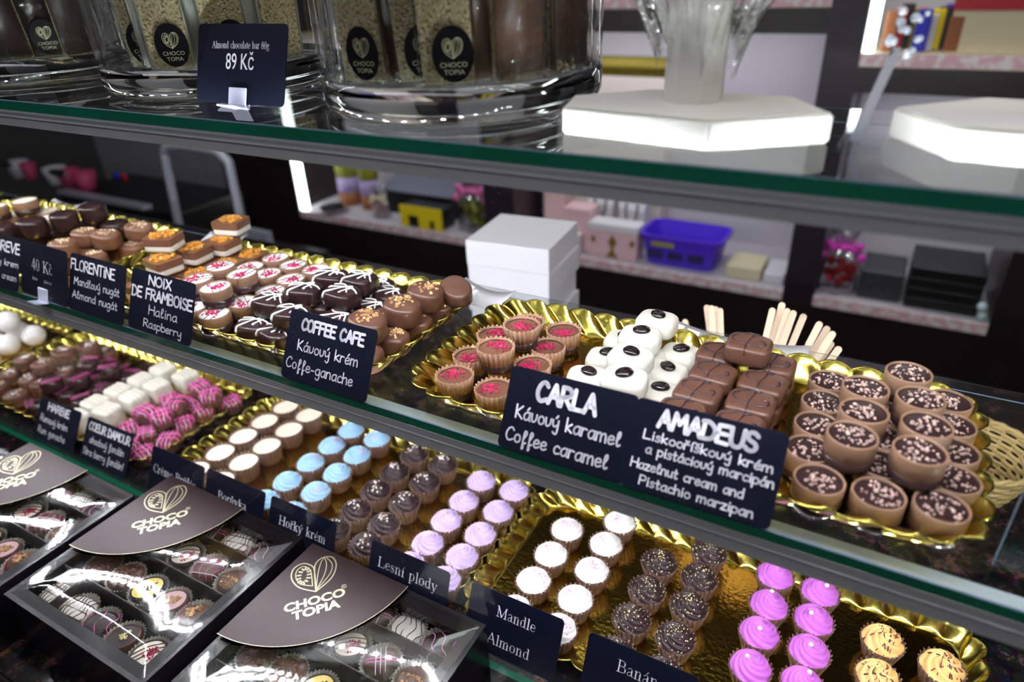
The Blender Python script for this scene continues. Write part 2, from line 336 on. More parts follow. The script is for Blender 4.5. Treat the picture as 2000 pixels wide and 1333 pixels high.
SERIF = {
'A': '8.4;!.8,0 4.2,10;^4.2,10 7.4,0;!2,3.6 6.2,3.6;!0,0 2,0;!6,0 8.4,0', 'B': '7.4;^1.4,0 1.4,10;1.4,9.8 4,9.8 5.8,8.6 5.6,6 3.6,5.2 1.4,5.2;^5.6,8.6 5.6,6.6;1.4,5.2 4.4,5.2 6.6,3.8 6.4,1.2 4.2,.2 1.4,.2;^6.4,3.6 6.4,1.6;!0,0 3,0;!0,10 3,10', 'C': '8;7.2,7.2 6.4,9.4 4.2,10 2,9.2 .8,5 2,1 4.4,0 6.6,.8 7.4,2.6;^1.6,7.6 .9,5 1.6,2.4;!7.3,7 7.3,10',
'H': '9;^1.4,0 1.4,10;^7.2,0 7.2,10;!1.4,5.1 7.2,5.1;!0,0 2.8,0;!0,10 2.8,10;!5.8,0 8.6,0;!5.8,10 8.6,10', 'K': '8.4;^1.4,0 1.4,10;!1.4,4 6.6,10;^3.2,6 7.2,0;!0,0 2.8,0;!0,10 2.8,10;!5.4,10 8,10;!5.8,0 8.6,0', 'L': '7;^1.4,0 1.4,10;!0,10 2.9,10;!0,0 6.6,0 6.8,2.6', 'M': '10.6;!1.4,0 1.4,10;^1.4,10 5.2,.4;!5.2,.4 8.8,10;^8.8,0 8.8,10;!0,0 2.8,0;!0,10 2,10;!7.4,0 10.2,0;!8.8,10 10.2,10',
'a': '5.4;.8,5.4 1.4,6.4 2.8,6.6 3.8,5.6 3.8,1 4.4,.2 5.2,.6;^3.8,5.2 3.8,1;3.8,4 1.4,3 .6,1.6 1.4,.2 2.6,.4 3.8,1.6', 'b': '6;^1.2,9.8 1.2,.2;!0,10 1.3,10;1.2,5 2.8,6.6 4.6,6 5.2,3.4 4.4,.8 2.8,0 1.2,.8;^4.9,4.8 4.9,1.8', 'c': '5;4.4,5.4 3.2,6.6 1.4,5.8 .6,3.2 1.4,.8 2.8,.1 4.6,1.2;^1,4.6 1,2', 'd': '6;^4.4,9.8 4.4,.3;!3.2,10 4.4,10;!4.4,.2 5.6,.3;4.4,5.6 3,6.6 1.2,5.8 .5,3.2 1.2,.8 2.8,.1 4.4,1.2;^.9,4.6 .9,1.8',
'e': '5.2;.8,3.8 4.4,3.8 4.2,5.6 2.8,6.6 1.2,5.6 .6,3.2 1.4,.8 3,.1 4.6,1.4;^1,4.8 1,2', 'g': '5.6;2.4,6.6 1,5.8 1,3.8 2.4,2.8 3.8,3.6 3.8,5.8 2.4,6.6;^1,5.6 1,4;^3.8,5.6 3.8,4;1.8,2.8 .8,1.6 1.6,.6 4,.4 5,-.6 4.2,-2.4 2.2,-2.9 .4,-2 .6,-.8 1.8,.4;!3.8,6 5.2,6.4', 'h': '6;^1.3,10 1.3,0;!.2,10 1.3,10;!.2,0 2.5,0;1.3,5 2.9,6.6 4.4,5.8 4.5,0;^4.5,5 4.5,0;!3.4,0 5.6,0',
'i': '3;^1.5,6.5 1.5,0;!.3,6.4 1.5,6.5;!.2,0 2.8,0;^1.4,9 1.6,9',
'k': '6;^1.3,10 1.3,0;!.2,10 1.3,10;!.2,0 2.5,0;!1.3,2.8 4.4,6.4;^2.6,4 4.8,0;!3.4,6.5 5.4,6.5;!3.6,0 5.8,0', 'l': '3;^1.5,10 1.5,0;!.3,10 1.5,10;!.2,0 2.8,0', 'm': '9.2;^1.3,6.5 1.3,0;!.2,6.4 1.3,6.5;!.2,0 2.5,0;1.3,5 2.8,6.6 4.2,5.8 4.4,0;^4.4,5 4.4,0;!3.3,0 5.5,0;4.4,5 6,6.6 7.4,5.8 7.5,0;^7.5,5 7.5,0;!6.4,0 8.7,0', 'n': '6.2;^1.3,6.5 1.3,0;!.2,6.4 1.3,6.5;!.2,0 2.5,0;1.3,5 2.9,6.6 4.4,5.8 4.5,0;^4.5,5 4.5,0;!3.4,0 5.7,0',
'o': '5.8;2.8,6.6 1.2,5.8 .5,3.3 1.2,.8 2.8,.1 4.4,.8 5.1,3.3 4.4,5.8 2.8,6.6;^.9,4.8 .9,1.8;^4.7,4.8 4.7,1.8', 'p': '6;^1.3,6.5 1.3,-3;!.2,6.4 1.3,6.5;!.2,-3 2.6,-3;1.3,5.2 2.8,6.6 4.6,6 5.2,3.4 4.4,.8 2.8,.1 1.3,1;^4.9,4.8 4.9,1.8', 'r': '4.4;^1.3,6.5 1.3,0;!.2,6.4 1.3,6.5;!.2,0 2.7,0;1.3,4.8 2.4,6.4 3.8,6.4;^3.3,6.2 4,6', 's': '4.4;3.6,5 3.2,6.2 2,6.6 .8,5.8 1,4.4 3.2,2.8 3.8,1.4 2.8,.2 1.4,.1 .5,1.6;^1.2,4.3 3.3,2.6', 't': '3.6;^1.5,8.4 1.5,1;1.5,1 2.2,.1 3.4,.8;!.2,6.4 3.2,6.4',
'u': '6.2;^1.3,6.4 1.3,1.6;1.3,1.6 2.4,.1 4.4,1.6;^4.5,6.4 4.5,.1;!.2,6.5 1.3,6.5;!3.4,6.5 4.5,6.5;!4.5,0 5.7,.1', 'v': '5.8;^.8,6.5 2.9,0;!2.9,0 4.9,6.5;!0,6.5 2,6.5;!3.9,6.5 5.8,6.5', 'y': '5.8;^.8,6.5 2.9,0;2,-2.8 2.9,0 4.9,6.5;.4,-2.6 1.2,-3 2,-2.8;!0,6.5 2,6.5;!3.9,6.5 5.8,6.5',
'0': '6;2.8,10 1.1,8.6 .6,5 1.1,1.4 2.8,0 4.5,1.4 5,5 4.5,8.6 2.8,10;^.9,7 .9,3;^4.7,7 4.7,3', '4': '6;^4,0 4,10;!4,10 .4,2.6 5.4,2.6', '8': '6;2.8,5.3 1,6.6 1,8.8 2.8,10 4.6,8.8 4.6,6.6 2.8,5.3 .8,3.8 .8,1.2 2.8,0 4.8,1.2 4.8,3.8 2.8,5.3;^1.4,6.4 4.4,3.6', '9': '6;4.8,6.4 3,4.4 1.2,5 .7,7.4 1.6,9.6 3.2,10 4.8,8.2 5,5 3.8,1.4 1.4,0;^4.8,8 4.8,4.6'}
MARKS = {'á': ('a', 'A'), 'é': ('e', 'A'), 'í': ('i', 'A'), 'ý': ('y', 'A'), 'ř': ('r', 'V'), 'š': ('s', 'V'), 'č': ('c', 'V'), 'ů': ('u', 'O'), 'è': ('e', 'G'), 'û': ('u', 'C')}
def glyph(ch, font):
    mark = None
    if ch in MARKS: ch, mark = MARKS[ch]
    sp = font.get(ch)
    if sp is None: return 4.0, []
    parts = sp.split(';'); adv = float(parts[0]); out = []
    if mark and ch == 'i': parts = parts[:2] if font is HAND else parts[:4]
    for q in parts[1:]:
        bold = q.startswith('^'); q = q.lstrip('^'); hard = q.startswith('!'); q = q.lstrip('!')
        pts = [tuple(float(a) for a in p.split(',')) for p in q.split()]
        out.append((pts if hard or bold else [(v.x, v.y) for v in smooth_path([(a, b, 0) for a, b in pts], 4)], bold))
    if mark:
        c = adv / 2 - 0.2; y = 7.6 if font is HAND else 7.8
        mk_ = {'A': [(c, y), (c + 1.3, y + 1.9)], 'G': [(c + .6, y), (c - .7, y + 1.9)], 'V': [(c - 1.3, y + 1.6), (c, y), (c + 1.3, y + 1.6)], 'C': [(c - 1.3, y), (c, y + 1.6), (c + 1.3, y)],
               'O': [(c + 1.0 * math.cos(t), y + 1.1 + 1.0 * math.sin(t)) for t in [k * PI / 5 for k in range(11)]]}[mark]
        out.append((mk_, False))
    return adv, out
def stroke2d(bm, pts, wd, z, joint=8):
    for (x0, y0), (x1, y1) in zip(pts, pts[1:]):
        dx, dy = x1 - x0, y1 - y0; l = math.hypot(dx, dy)
        if l < 1e-7: continue
        nx, ny = -dy / l * wd / 2, dx / l * wd / 2
        bm.faces.new([bm.verts.new(p) for p in ((x0 - nx, y0 - ny, z), (x1 - nx, y1 - ny, z), (x1 + nx, y1 + ny, z), (x0 + nx, y0 + ny, z))])
    for x, y in pts:
        bm.faces.new([bm.verts.new((x + wd / 2 * math.cos(2 * PI * k / joint), y + wd / 2 * math.sin(2 * PI * k / joint), z)) for k in range(joint)])
def write(bm, text, font, x0, x1, base, cap, wd, z, bold=0.0, gap=None, slope=0.0):
    """text stretched between x0 and x1 on a baseline; sizes in metres"""
    gl = [glyph(c, font) for c in text]
    if gap is None: gap = 1.3 if font is HAND else 0.35
    total = sum(a for a, _ in gl) + gap * (len(text) - 1); sx = (x1 - x0) / total; sy = cap / 10; x = 0
    for adv, sts in gl:
        for pts, b in sts:
            if font is HAND:
                stroke2d(bm, [(x0 + (x + px) * sx, base + py * sy + slope * (x + px) * sx, z) [:2] for px, py in pts], wd, z)
            else:
                q = [(x0 + (x + px) * sx, base + py * sy) for px, py in pts]
                stroke2d(bm, q, bold if b else wd, z, joint=4 if b else 6)
        x += adv + gap
def flat_outline(bm, pts, z0, z1):
    lo = [bm.verts.new((x, y, z0)) for x, y in pts]; hi = [bm.verts.new((x, y, z1)) for x, y in pts]; n = len(pts)
    bm.faces.new(lo[::-1]); bm.faces.new(hi)
    for i in range(n): bm.faces.new((lo[i], lo[(i + 1) % n], hi[(i + 1) % n], hi[i]))
def round_rect(w_, h, r, seg=5, x0=0.0, y0=0.0):
    out = []
    for cx, cy, a in ((w_ - r, h - r, 0), (r, h - r, 1), (r, r, 2), (w_ - r, r, 3)):
        for k in range(seg + 1):
            t = (a + k / seg) * PI / 2; out.append((x0 + cx + r * math.cos(t), y0 + cy + r * math.sin(t)))
    return out
CW, CH = 0.0856, 0.054
bm = bmesh.new(); flat_outline(bm, round_rect(CW, CH, 0.0035, 5, -CW / 2), -0.0008, 0.0); CARD_ME = sharp(finish(bm, 'card_panel', CARD))
CARD_GROUP = 'black price and name cards'
def card(x, y, z, yaw, lean, label, lines, serif=False, clip=False, name='name_card'):
    """lines: (text, x0 mm, x1 mm, baseline mm, cap mm, stroke mm[, bold mm, slope])"""
    th = math.radians(lean)
    t = thing(name, label, 'name card', (x, y, z + 0.0006))
    # card frame: local x along the card, local y up the card, local z towards the customer
    u = Vector((math.cos(math.radians(yaw)), math.sin(math.radians(yaw)), 0)); nrm = Vector((-u.y, u.x, 0))
    v = nrm * math.cos(th) + Vector((0, 0, 1)) * math.sin(th); wv = u.cross(v)
    t.rotation_euler = Matrix((u, v, wv)).transposed().to_euler()
    link('panel', CARD_ME, t)
    k = 0
    for ln in lines:
        bm = bmesh.new(); b = ln[6] * 1e-3 if len(ln) > 6 else 0
        write(bm, ln[0], SERIF if serif else HAND, ln[1] * 1e-3 - CW / 2, ln[2] * 1e-3 - CW / 2, ln[3] * 1e-3, ln[4] * 1e-3, ln[5] * 1e-3, 0.00035, b, slope=(ln[7] if len(ln) > 7 else 0))
        link('title' if k == 0 else 'lettering', finish(bm, 'lettering', INK, False), t); k += 1
    if clip:
        bm = bmesh.new(); box(bm, -0.0085, 0.0085, -0.001, 0.011, 0.0006, 0.0018); box(bm, -0.0085, 0.0085, -0.001, 0.011, -0.003, -0.0018); box(bm, -0.0085, 0.0085, -0.0022, -0.001, -0.003, 0.0018)
        box(bm, -0.0085, 0.0085, -0.0034, -0.0022, -0.003, 0.012)
        bmesh.ops.bevel(bm, geom=bm.edges[:], offset=0.0004, segments=1, affect='EDGES')
        link('clip', finish(bm, 'clip', CLIPM, False), t)['label'] = 'clear plastic clip foot'
    return t
CLIPM = pm('frosted_clip', s(210, 212, 235), 0.35)
FONT_CACHE = {}
def font_mesh(text, size, mat, bold=0.0, sx=1.0, depth=0.0, name='lettering'):
    cu = D.curves.new('txt', 'FONT'); cu.body = text; cu.size = size; cu.align_x = 'CENTER'; cu.offset = bold; cu.extrude = depth; cu.resolution_u = 3
    o = D.objects.new('txt', cu); SC.collection.objects.link(o); o.scale = (sx, 1, 1)
    dg = bpy.context.evaluated_depsgraph_get(); dg.update()
    me = D.meshes.new_from_object(o.evaluated_get(dg)); me.name = name
    for v in me.vertices: v.co.x *= sx
    D.objects.remove(o); D.curves.remove(cu)
    me.materials.clear(); me.materials.append(mat); return me
def pod_logo(bm, k, z, wd):
    """heart made of an opened and a closed pod, k = size"""
    L_ = [(0, -5), (-3.6, -2.4), (-5.2, 1.0), (-4.6, 4.0), (-2.4, 5.0), (-0.4, 3.6), (0.2, 1.4), (0, -5)]
    sm = lambda pts: [(p.x * k, p.y * k) for p in smooth_path([(a, b, 0) for a, b in pts], 5)]
    stroke2d(bm, sm(L_), wd, z)
    stroke2d(bm, sm([(-0.6, -3), (-3.2, -1.4), (-4.2, 1.0), (-3.8, 3.2), (-2.3, 4.0), (-1.0, 2.8), (-0.6, 0.8), (-0.6, -3)]), wd * 0.8, z)
    for q in range(13):
        a = 2 * PI * q / 13; x, y = -2.3 + 1.25 * math.cos(a) + 0.35 * math.sin(a), 0.9 + 2.2 * math.sin(a)
        dx, dy = 0.42 * math.cos(a), 0.3 * math.sin(a)
        stroke2d(bm, [((x - dx) * k, (y - dy) * k), ((x + dx) * k, (y + dy) * k)], wd * 1.5, z, 6)
    stroke2d(bm, sm([(0, -5), (3.8, -2.2), (5.4, 1.4), (4.8, 4.4), (2.6, 5.2), (0.8, 4.0), (0.2, 1.4), (0, -5)]), wd, z)
    stroke2d(bm, sm([(0.1, -4.6), (0.9, 0.2), (1.9, 3.6), (2.8, 5.0)]), wd * 0.7, z)
    stroke2d(bm, sm([(0.1, -4.6), (2.4, -0.4), (3.2, 2.8), (2.9, 5.0)]), wd * 0.7, z)
    stroke2d(bm, sm([(0.1, -4.6), (3.6, -0.8), (4.5, 2.2), (3.4, 4.9)]), wd * 0.7, z)

# ---------------------------------------------------------------- scalloped trays
def tray_mesh(name, W, DP, hgt=0.0165, cr=0.034, wave=0.0220, amp=0.0028):
    """W x DP rim size, origin at the centre of the base"""
    def outline(inset, n):
        w2, d2, r = W / 2 - inset, DP / 2 - inset, max(cr - inset * 0.9, 0.008)
        segs = [(2 * (w2 - r), (-w2 + r, -d2), (1, 0)), None, (2 * (d2 - r), (w2, -d2 + r), (0, 1)), None, (2 * (w2 - r), (w2 - r, d2), (-1, 0)), None, (2 * (d2 - r), (-w2, d2 - r), (0, -1)), None]
        cs = [(w2 - r, -d2 + r, -PI / 2), (w2 - r, d2 - r, 0), (-w2 + r, d2 - r, PI / 2), (-w2 + r, -d2 + r, PI)]
        lens = [sg[0] if sg else r * PI / 2 for sg in segs]; tot = sum(lens); pts = []
        for i in range(n):
            u = i / n * tot; k = 0
            while u > lens[k]: u -= lens[k]; k += 1
            if segs[k]:
                _, p, d_ = segs[k]; pts.append((p[0] + d_[0] * u, p[1] + d_[1] * u, d_[1], -d_[0]))
            else:
                cx, cy, a0 = cs[k // 2]; a = a0 + u / r; pts.append((cx + r * math.cos(a), cy + r * math.sin(a), math.cos(a), math.sin(a)))
        return pts
    per = 2 * (W + DP) - 8 * cr + 2 * PI * cr; nw = round(per / wave); n = nw * 14; bm = bmesh.new(); rs = []
    for inset, z, a, az in ((0.0128, 0.0008, 0, 0), (0.0122, 0.0008, 0.05, 0), (0.0112, 0.0013, 0.2, 0), (0.0098, 0.0034, 0.5, 0), (0.0080, 0.0066, 0.85, 0), (0.0056, 0.0104, 1.0, 0.2), (0.0030, 0.0140, 1.0, 0.7), (0.0008, hgt - 0.0006, 1.0, 1.0), (0.0, hgt, 1.0, 1.0), (-0.0010, hgt - 0.0003, 1.0, 1.0), (-0.0012, hgt - 0.0014, 1.0, 1.0)):
        ring = []
        for i, (x, y, nx, ny) in enumerate(outline(inset, n)):
            c = 2 * abs(math.cos(PI * i * nw / n)) ** 0.8 - 1.1
            ring.append((x + nx * amp * a * c, y + ny * amp * a * c, z + 0.0007 * az * c))
        rs.append(ring)
    rings(bm, rs, cap0=False, cap1=False)
    fl = [bm.verts.new((x, y, 0.0008)) for x, y, _, _ in outline(0.0128, n)]; bm.faces.new(fl).material_index = 1
    bmesh.ops.remove_doubles(bm, verts=bm.verts, dist=1e-6)
    me = finish(bm, name, [GOLD, GOLDFL]); return me

# ---------------------------------------------------------------- praline kinds: each returns [(part name, mesh, stuff?)]
def K_cup(seed, top=0.0139, bot=0.0112, h=0.018, dark_h=0.0062, nfl=24):
    """milk chocolate cup in two layers with a toothed rim"""
    rng = random.Random(seed)
    fl = lambda a: (lambda th, k: (a[k] * math.cos(nfl * th), 0))
    bm = bmesh.new(); lathe(bm, [(bot * 0.96, 0), (bot, 0.0008), (bot + (top - bot) * dark_h / h, dark_h)], 104, fl([0, .00025, .0003])); base = finish(bm, 'dark_base', DARK)
    bm = bmesh.new(); tz = lambda th: 0.0019 * (abs(math.cos(nfl / 2 * th)) - 0.6)
    def md(th, k): return ((0.0005 if k in (1, 2, 3) else 0.0) * math.cos(nfl * th), tz(th) if k in (2, 3) else 0)
    rr = bot + (top - bot) * dark_h / h
    lathe(bm, [(rr - 0.001, dark_h), (rr + 0.0002, dark_h + 0.0002), (top, h), (top - 0.0009, h), (top - 0.0016, h - 0.0018)], 104, md, cap1=False); shell = finish(bm, 'shell', CUPT)
    bm = bmesh.new(); lathe(bm, [(top - 0.0012, h - 0.0024), (top * 0.6, h - 0.0016), (top * 0.3, h - 0.0014), (0.0008, h - 0.0013)], 40, cap0=False); fill = finish(bm, 'filling', MILK)
    bm = bmesh.new(); crumbs(bm, 85, 0.0068, h - 0.0012, 0.0013, rng, (rng.uniform(-.0025, .0025), rng.uniform(-.0025, .0025)), maxr=0.0112); cr = finish(bm, 'raspberry_crumbs', RASP, False)
    return [('dark_base', base, 0), ('shell', shell, 0), ('filling', fill, 0), ('raspberry_crumbs', cr, 1)]
def K_bean(seed):
    rng = random.Random(seed)
    bm = bmesh.new(); pillow(bm, 0.031, 0.026, 0.0145, 3.6, 0.005, 0.0007, 0.002); body = finish(bm, 'coating', WHITE)
    bm = bmesh.new(); res = bmesh.ops.create_uvsphere(bm, u_segments=20, v_segments=12, radius=1)
    for v in res['verts']:
        x, y, z = v.co; gr = 0.25 * math.exp(-(y / 0.16) ** 2) if z > 0 else 0
        v.co = (x * 0.0066, y * 0.0052, (max(z, -0.4) - gr) * 0.0030)
    bmesh.ops.rotate(bm, verts=bm.verts, matrix=Matrix.Rotation(rng.random() * 3, 3, 'Z'), cent=(0, 0, 0))
    bmesh.ops.translate(bm, verts=bm.verts, vec=(rng.uniform(-.001, .001), rng.uniform(-.001, .001), 0.0158))
    return [('coating', body, 0), ('coffee_bean', finish(bm, 'coffee_bean', DARKBEAN), 0)]
DARKBEAN = pm('coffee_bean_gloss', s(30, 18, 22), 0.12, coat=0.6)
def drape(pts, w, d, h, lift=0.0004):
    """lay a 2-D line over a praline: past the edge it runs down the side"""
    out = []
    for x, y in pts:
        k = max(abs(x) / (w / 2), abs(y) / (d / 2)); z = h + lift
        if k > 0.8:
            q = min(k, 1.0); z = h + lift - 0.004 * ((q - 0.8) / 0.2) ** 2
        if k > 1.0:
            z -= (k - 1) * 0.02; x /= k / 1.012; y /= k / 1.012
        out.append((x, y, z))
    return out
def K_amad(seed):
    rng = random.Random(seed); w_, d_, h = 0.0300, 0.0262, 0.013
    bm = bmesh.new(); pillow(bm, w_, d_, h, 4.5, 0.0034, 0.0006, 0.0012); body = finish(bm, 'coating', MILKD)
    bm = bmesh.new(); j = lambda: rng.uniform(-.0008, .0008)
    p1 = smooth_path([(0.001 + j(), 0.0122, 0), (0.0005, 0.004, 0), (-0.001, -0.004, 0), (-0.0012 + j(), -0.0136, 0)], 5)
    p2 = smooth_path([(0.0035, 0.0105, 0), (-0.001, 0.0115, 0), (-0.0095, 0.006, 0), (-0.0112 + j(), 0.0015, 0), (-0.007, -0.0035, 0), (0.001, -0.006, 0), (0.0085, -0.005, 0), (0.011, -0.0012 + j(), 0), (0.0095, 0.0018, 0), (0.0075, 0.0008, 0)], 5)
    p3 = smooth_path([(0.001, 0.0085, 0), (0.0045, 0.0108, 0), (0.0028, 0.0122, 0), (0.0005, 0.0105, 0)], 4)
    for p in (p1, p2, p3): tube(bm, drape([(q.x, q.y) for q in p], w_, d_, h, 0.0003), 0.00062, 6)
    return [('coating', body, 0), ('drizzle', finish(bm, 'drizzle', DRIZ), 0)]
DRIZ = pm('dark_drizzle', s(58, 36, 46), 0.2, coat=0.5)
def K_nib(seed):
    rng = random.Random(seed); h = 0.018; r = 0.0137
    bm = bmesh.new(); lathe(bm, [(r * 0.95, 0), (r * 0.985, 0.0008), (r * 0.992, 0.0058)], 48); base = finish(bm, 'dark_base', DARK)
    bm = bmesh.new(); lathe(bm, [(r * 0.97, 0.0056), (r * 0.988, 0.0058), (r, h - 0.0006), (r - 0.0004, h), (r - 0.0011, h), (r - 0.0014, h - 0.0012)], 48, cap1=False); shell = finish(bm, 'shell', TAN)
    bm = bmesh.new(); lathe(bm, [(r - 0.0012, h - 0.0014), (r * 0.6, h - 0.001), (0.0006, h - 0.001)], 40, cap0=False); fill = finish(bm, 'filling', DARK)
    bm = bmesh.new(); crumbs(bm, 46, 0.0118, h - 0.0011, 0.0017, rng, (rng.uniform(-.002, .002), rng.uniform(-.002, .002)), 0.5, gauss=rng.random() < .4, maxr=0.0118)
    return [('dark_base', base, 0), ('shell', shell, 0), ('filling', fill, 0), ('almond_nibs', finish(bm, 'almond_nibs', NIBS, False), 1)]
def K_noix(seed, r=0.0140, h=0.016, topmat=None, crumbmat='r'):
    rng = random.Random(seed)
    bm = bmesh.new(); lathe(bm, [(r * 0.93, 0), (r * 0.97, 0.0008), (r * 0.985, 0.007)], 40); base = finish(bm, 'dark_base', DARK)
    bm = bmesh.new(); lathe(bm, [(r * 0.97, 0.0068), (r * 0.99, 0.007), (r, h - 0.0006), (r - 0.0005, h), (r - 0.0012, h), (r - 0.0014, h - 0.0008)], 40, cap1=False); shell = finish(bm, 'shell', TAN)
    bm = bmesh.new(); lathe(bm, [(r - 0.0012, h - 0.0010), (r * 0.6, h - 0.0006), (0.0006, h - 0.0006)], 40, cap0=False); fill = finish(bm, 'filling', topmat or ICING)
    out = [('dark_base', base, 0), ('shell', shell, 0), ('filling', fill, 0)]
    bm = bmesh.new(); crumbs(bm, 42, 0.0066, h - 0.0006, 0.0019, rng, (rng.uniform(-.003, .003), rng.uniform(-.003, .003)), 0.5, maxr=0.0115)
    if crumbmat == 'r':
        out.append(('raspberry_crumbs', finish(bm, 'raspberry_crumbs', RASP, False), 1))
        bm = bmesh.new(); x = rng.uniform(-.005, .0)
        for dx in (0, 0.006): tube(bm, [(x + dx, -0.0136, h - 0.004), (x + dx, -0.0132, h - .0002), (x + dx + 0.0005, 0, h - .0003), (x + dx + .001, 0.0128, h - .0002)], 0.00035, 5)
        out.append(('drizzle', finish(bm, 'drizzle', MILKD), 0))
    else: bm.free()
    return out
def K_square(seed):
    rng = random.Random(seed); w_, d_, h = 0.0315, 0.0265, 0.0145
    bm = bmesh.new(); pillow(bm, w_, d_, h, 3.4, 0.0036, 0.0008, 0.001); body = finish(bm, 'coating', DARK)
    bm = bmesh.new(); j = lambda a: rng.uniform(-a, a)
    a = [(-0.0152, 0.001 + j(.004)), (-0.006, 0.002), (0.004, 0.004 + j(.003)), (0.0152, 0.0015 + j(.004))]
    b = [(-0.010 + j(.002), -0.0142), (-0.006, -0.006), (0.0, 0.004), (0.005 + j(.002), 0.008), (0.0065, 0.005), (0.0045, 0.0), (0.0035 + j(.001), -0.0055)]
    c = [(-0.0135, 0.004), (-0.004, 0.0075 + j(.002)), (0.006, 0.0005), (0.0095, -0.0025)]
    for q, r in ((a, .0008), (b, .00095), (c, .0007)):
        p = smooth_path([(x, y, 0) for x, y in q], 5); tube(bm, drape([(v.x, v.y) for v in p], w_, d_, h), r, 6)
    ball(bm, (0.0035, -0.0055, h + 0.0003), 0.0014, 1, 0.6)
    return [('coating', body, 0), ('white_squiggle', finish(bm, 'white_squiggle', ICING), 0)]
def K_oval(seed, mat=None, cmat=None, w_=0.030, d_=0.0255, h=0.0155, cn=38, off=0.004):
    rng = random.Random(seed)
    bm = bmesh.new(); pillow(bm, w_, d_, h, 2.2, 0.0035, 0.0009, 0.001); body = finish(bm, 'coating', mat or MILKD); out = [('coating', body, 0)]
    if cn:
        bm = bmesh.new(); crumbs(bm, cn, 0.0085, h + 0.0005, 0.0023, rng, (rng.uniform(-off, off) * .6, rng.uniform(-.3, .6) * off), 0.55, 7, maxr=0.0105)
        out.append(('crumb_topping', finish(bm, 'crumb_topping', cmat or CARAM, False), 1))
    return out
def K_flor(seed):
    rng = random.Random(seed); w_, d_ = 0.031, 0.027
    bm = bmesh.new(); pillow(bm, w_, d_, 0.0062, 7, 0.001, 0, 0.0006); lo = finish(bm, 'white_base', WHITE)
    bm = bmesh.new(); pillow(bm, w_ * 1.02, d_ * 1.02, 0.0135, 9, 0.0006, 0, 0.0004, z0=0.0060)
    for v in bm.verts: v.co.z = min(v.co.z, 0.0135)
    up = finish(bm, 'milk_layer', MILK); sharp(up, 0.5)
    bm = bmesh.new(); crumbs(bm, 70, 0.0115, 0.0138, 0.0038, rng, (0, 0), 0.5, gauss=False, maxr=0.0118)
    return [('white_base', lo, 0), ('milk_layer', up, 0), ('almond_topping', finish(bm, 'almond_topping', FLOR, False), 1)]
def fl_cup(top=0.0163, bot=0.0112, h=0.0205, nfl=24, fillz=None, fillmat=None, mat=None):
    bm = bmesh.new(); tz = lambda th: 0.0009 * math.cos(nfl * th)
    def md(th, k): return ((0.0, .0005, .0009, .0009, 0)[k] * math.cos(nfl * th), tz(th) if k in (2, 3) else 0)
    lathe(bm, [(bot * 0.95, 0), (bot, 0.0006), (top, h), (top - 0.0009, h), (top - 0.0018, h - 0.003)], 120, md, cap1=fillmat is None)
    out = [('fluted_cup', finish(bm, 'fluted_cup', mat or CUPC), 0)]
    if fillmat:
        bm = bmesh.new(); lathe(bm, [(top - 0.0011, h - 0.0024), (top * 0.6, h - 0.0019), (0.0006, h - 0.0019)], 40, cap0=False)
        out.append(('filling', finish(bm, 'filling', fillmat), 0))
    return out
def swirl_mesh(mat, R=0.0152, H=0.0125, z0=0.0188, ridges=7, twist=0.9, peak=0.0, amp=0.0012, seed=0, rough=0.0):
    rng = random.Random(seed); bm = bmesh.new(); NT, NR = 84, 20; rs = []; ph = rng.random() * 6
    for i in range(NR + 1):
        t = i / NR; q = 1 - t
        ring = []
        for k in range(NT):
            th = 2 * PI * k / NT
            a = ridges * th + ph + twist * 2 * PI * (1 - q) * 1.6
            wv = 1.6 * abs(math.sin(a / 2)) ** 0.8 - 0.9
            r = R * (q ** 0.9) * (1 + 0.05 * wv * q) + 1e-4
            z = z0 + H * (1 - q ** 2.1) * (1 - 0.0 * q) + amp * wv * min(1, q * 2.2 + 0.15) * (0.55 + 0.45 * min(1, t * 5)) + peak * max(0, 1 - q / 0.35) ** 1.5
            z += rough * (noise.noise((r * math.cos(th) * 300, r * math.sin(th) * 300, seed)) )
            ring.append((r * math.cos(th), r * math.sin(th), z))
        if i == 0: rs.append([(x * 0.93, y * 0.93, z0 - 0.0022) for x, y, _ in ring])
        rs.append(ring)
    rings(bm, rs); me = finish(bm, 'frosting', mat); return me
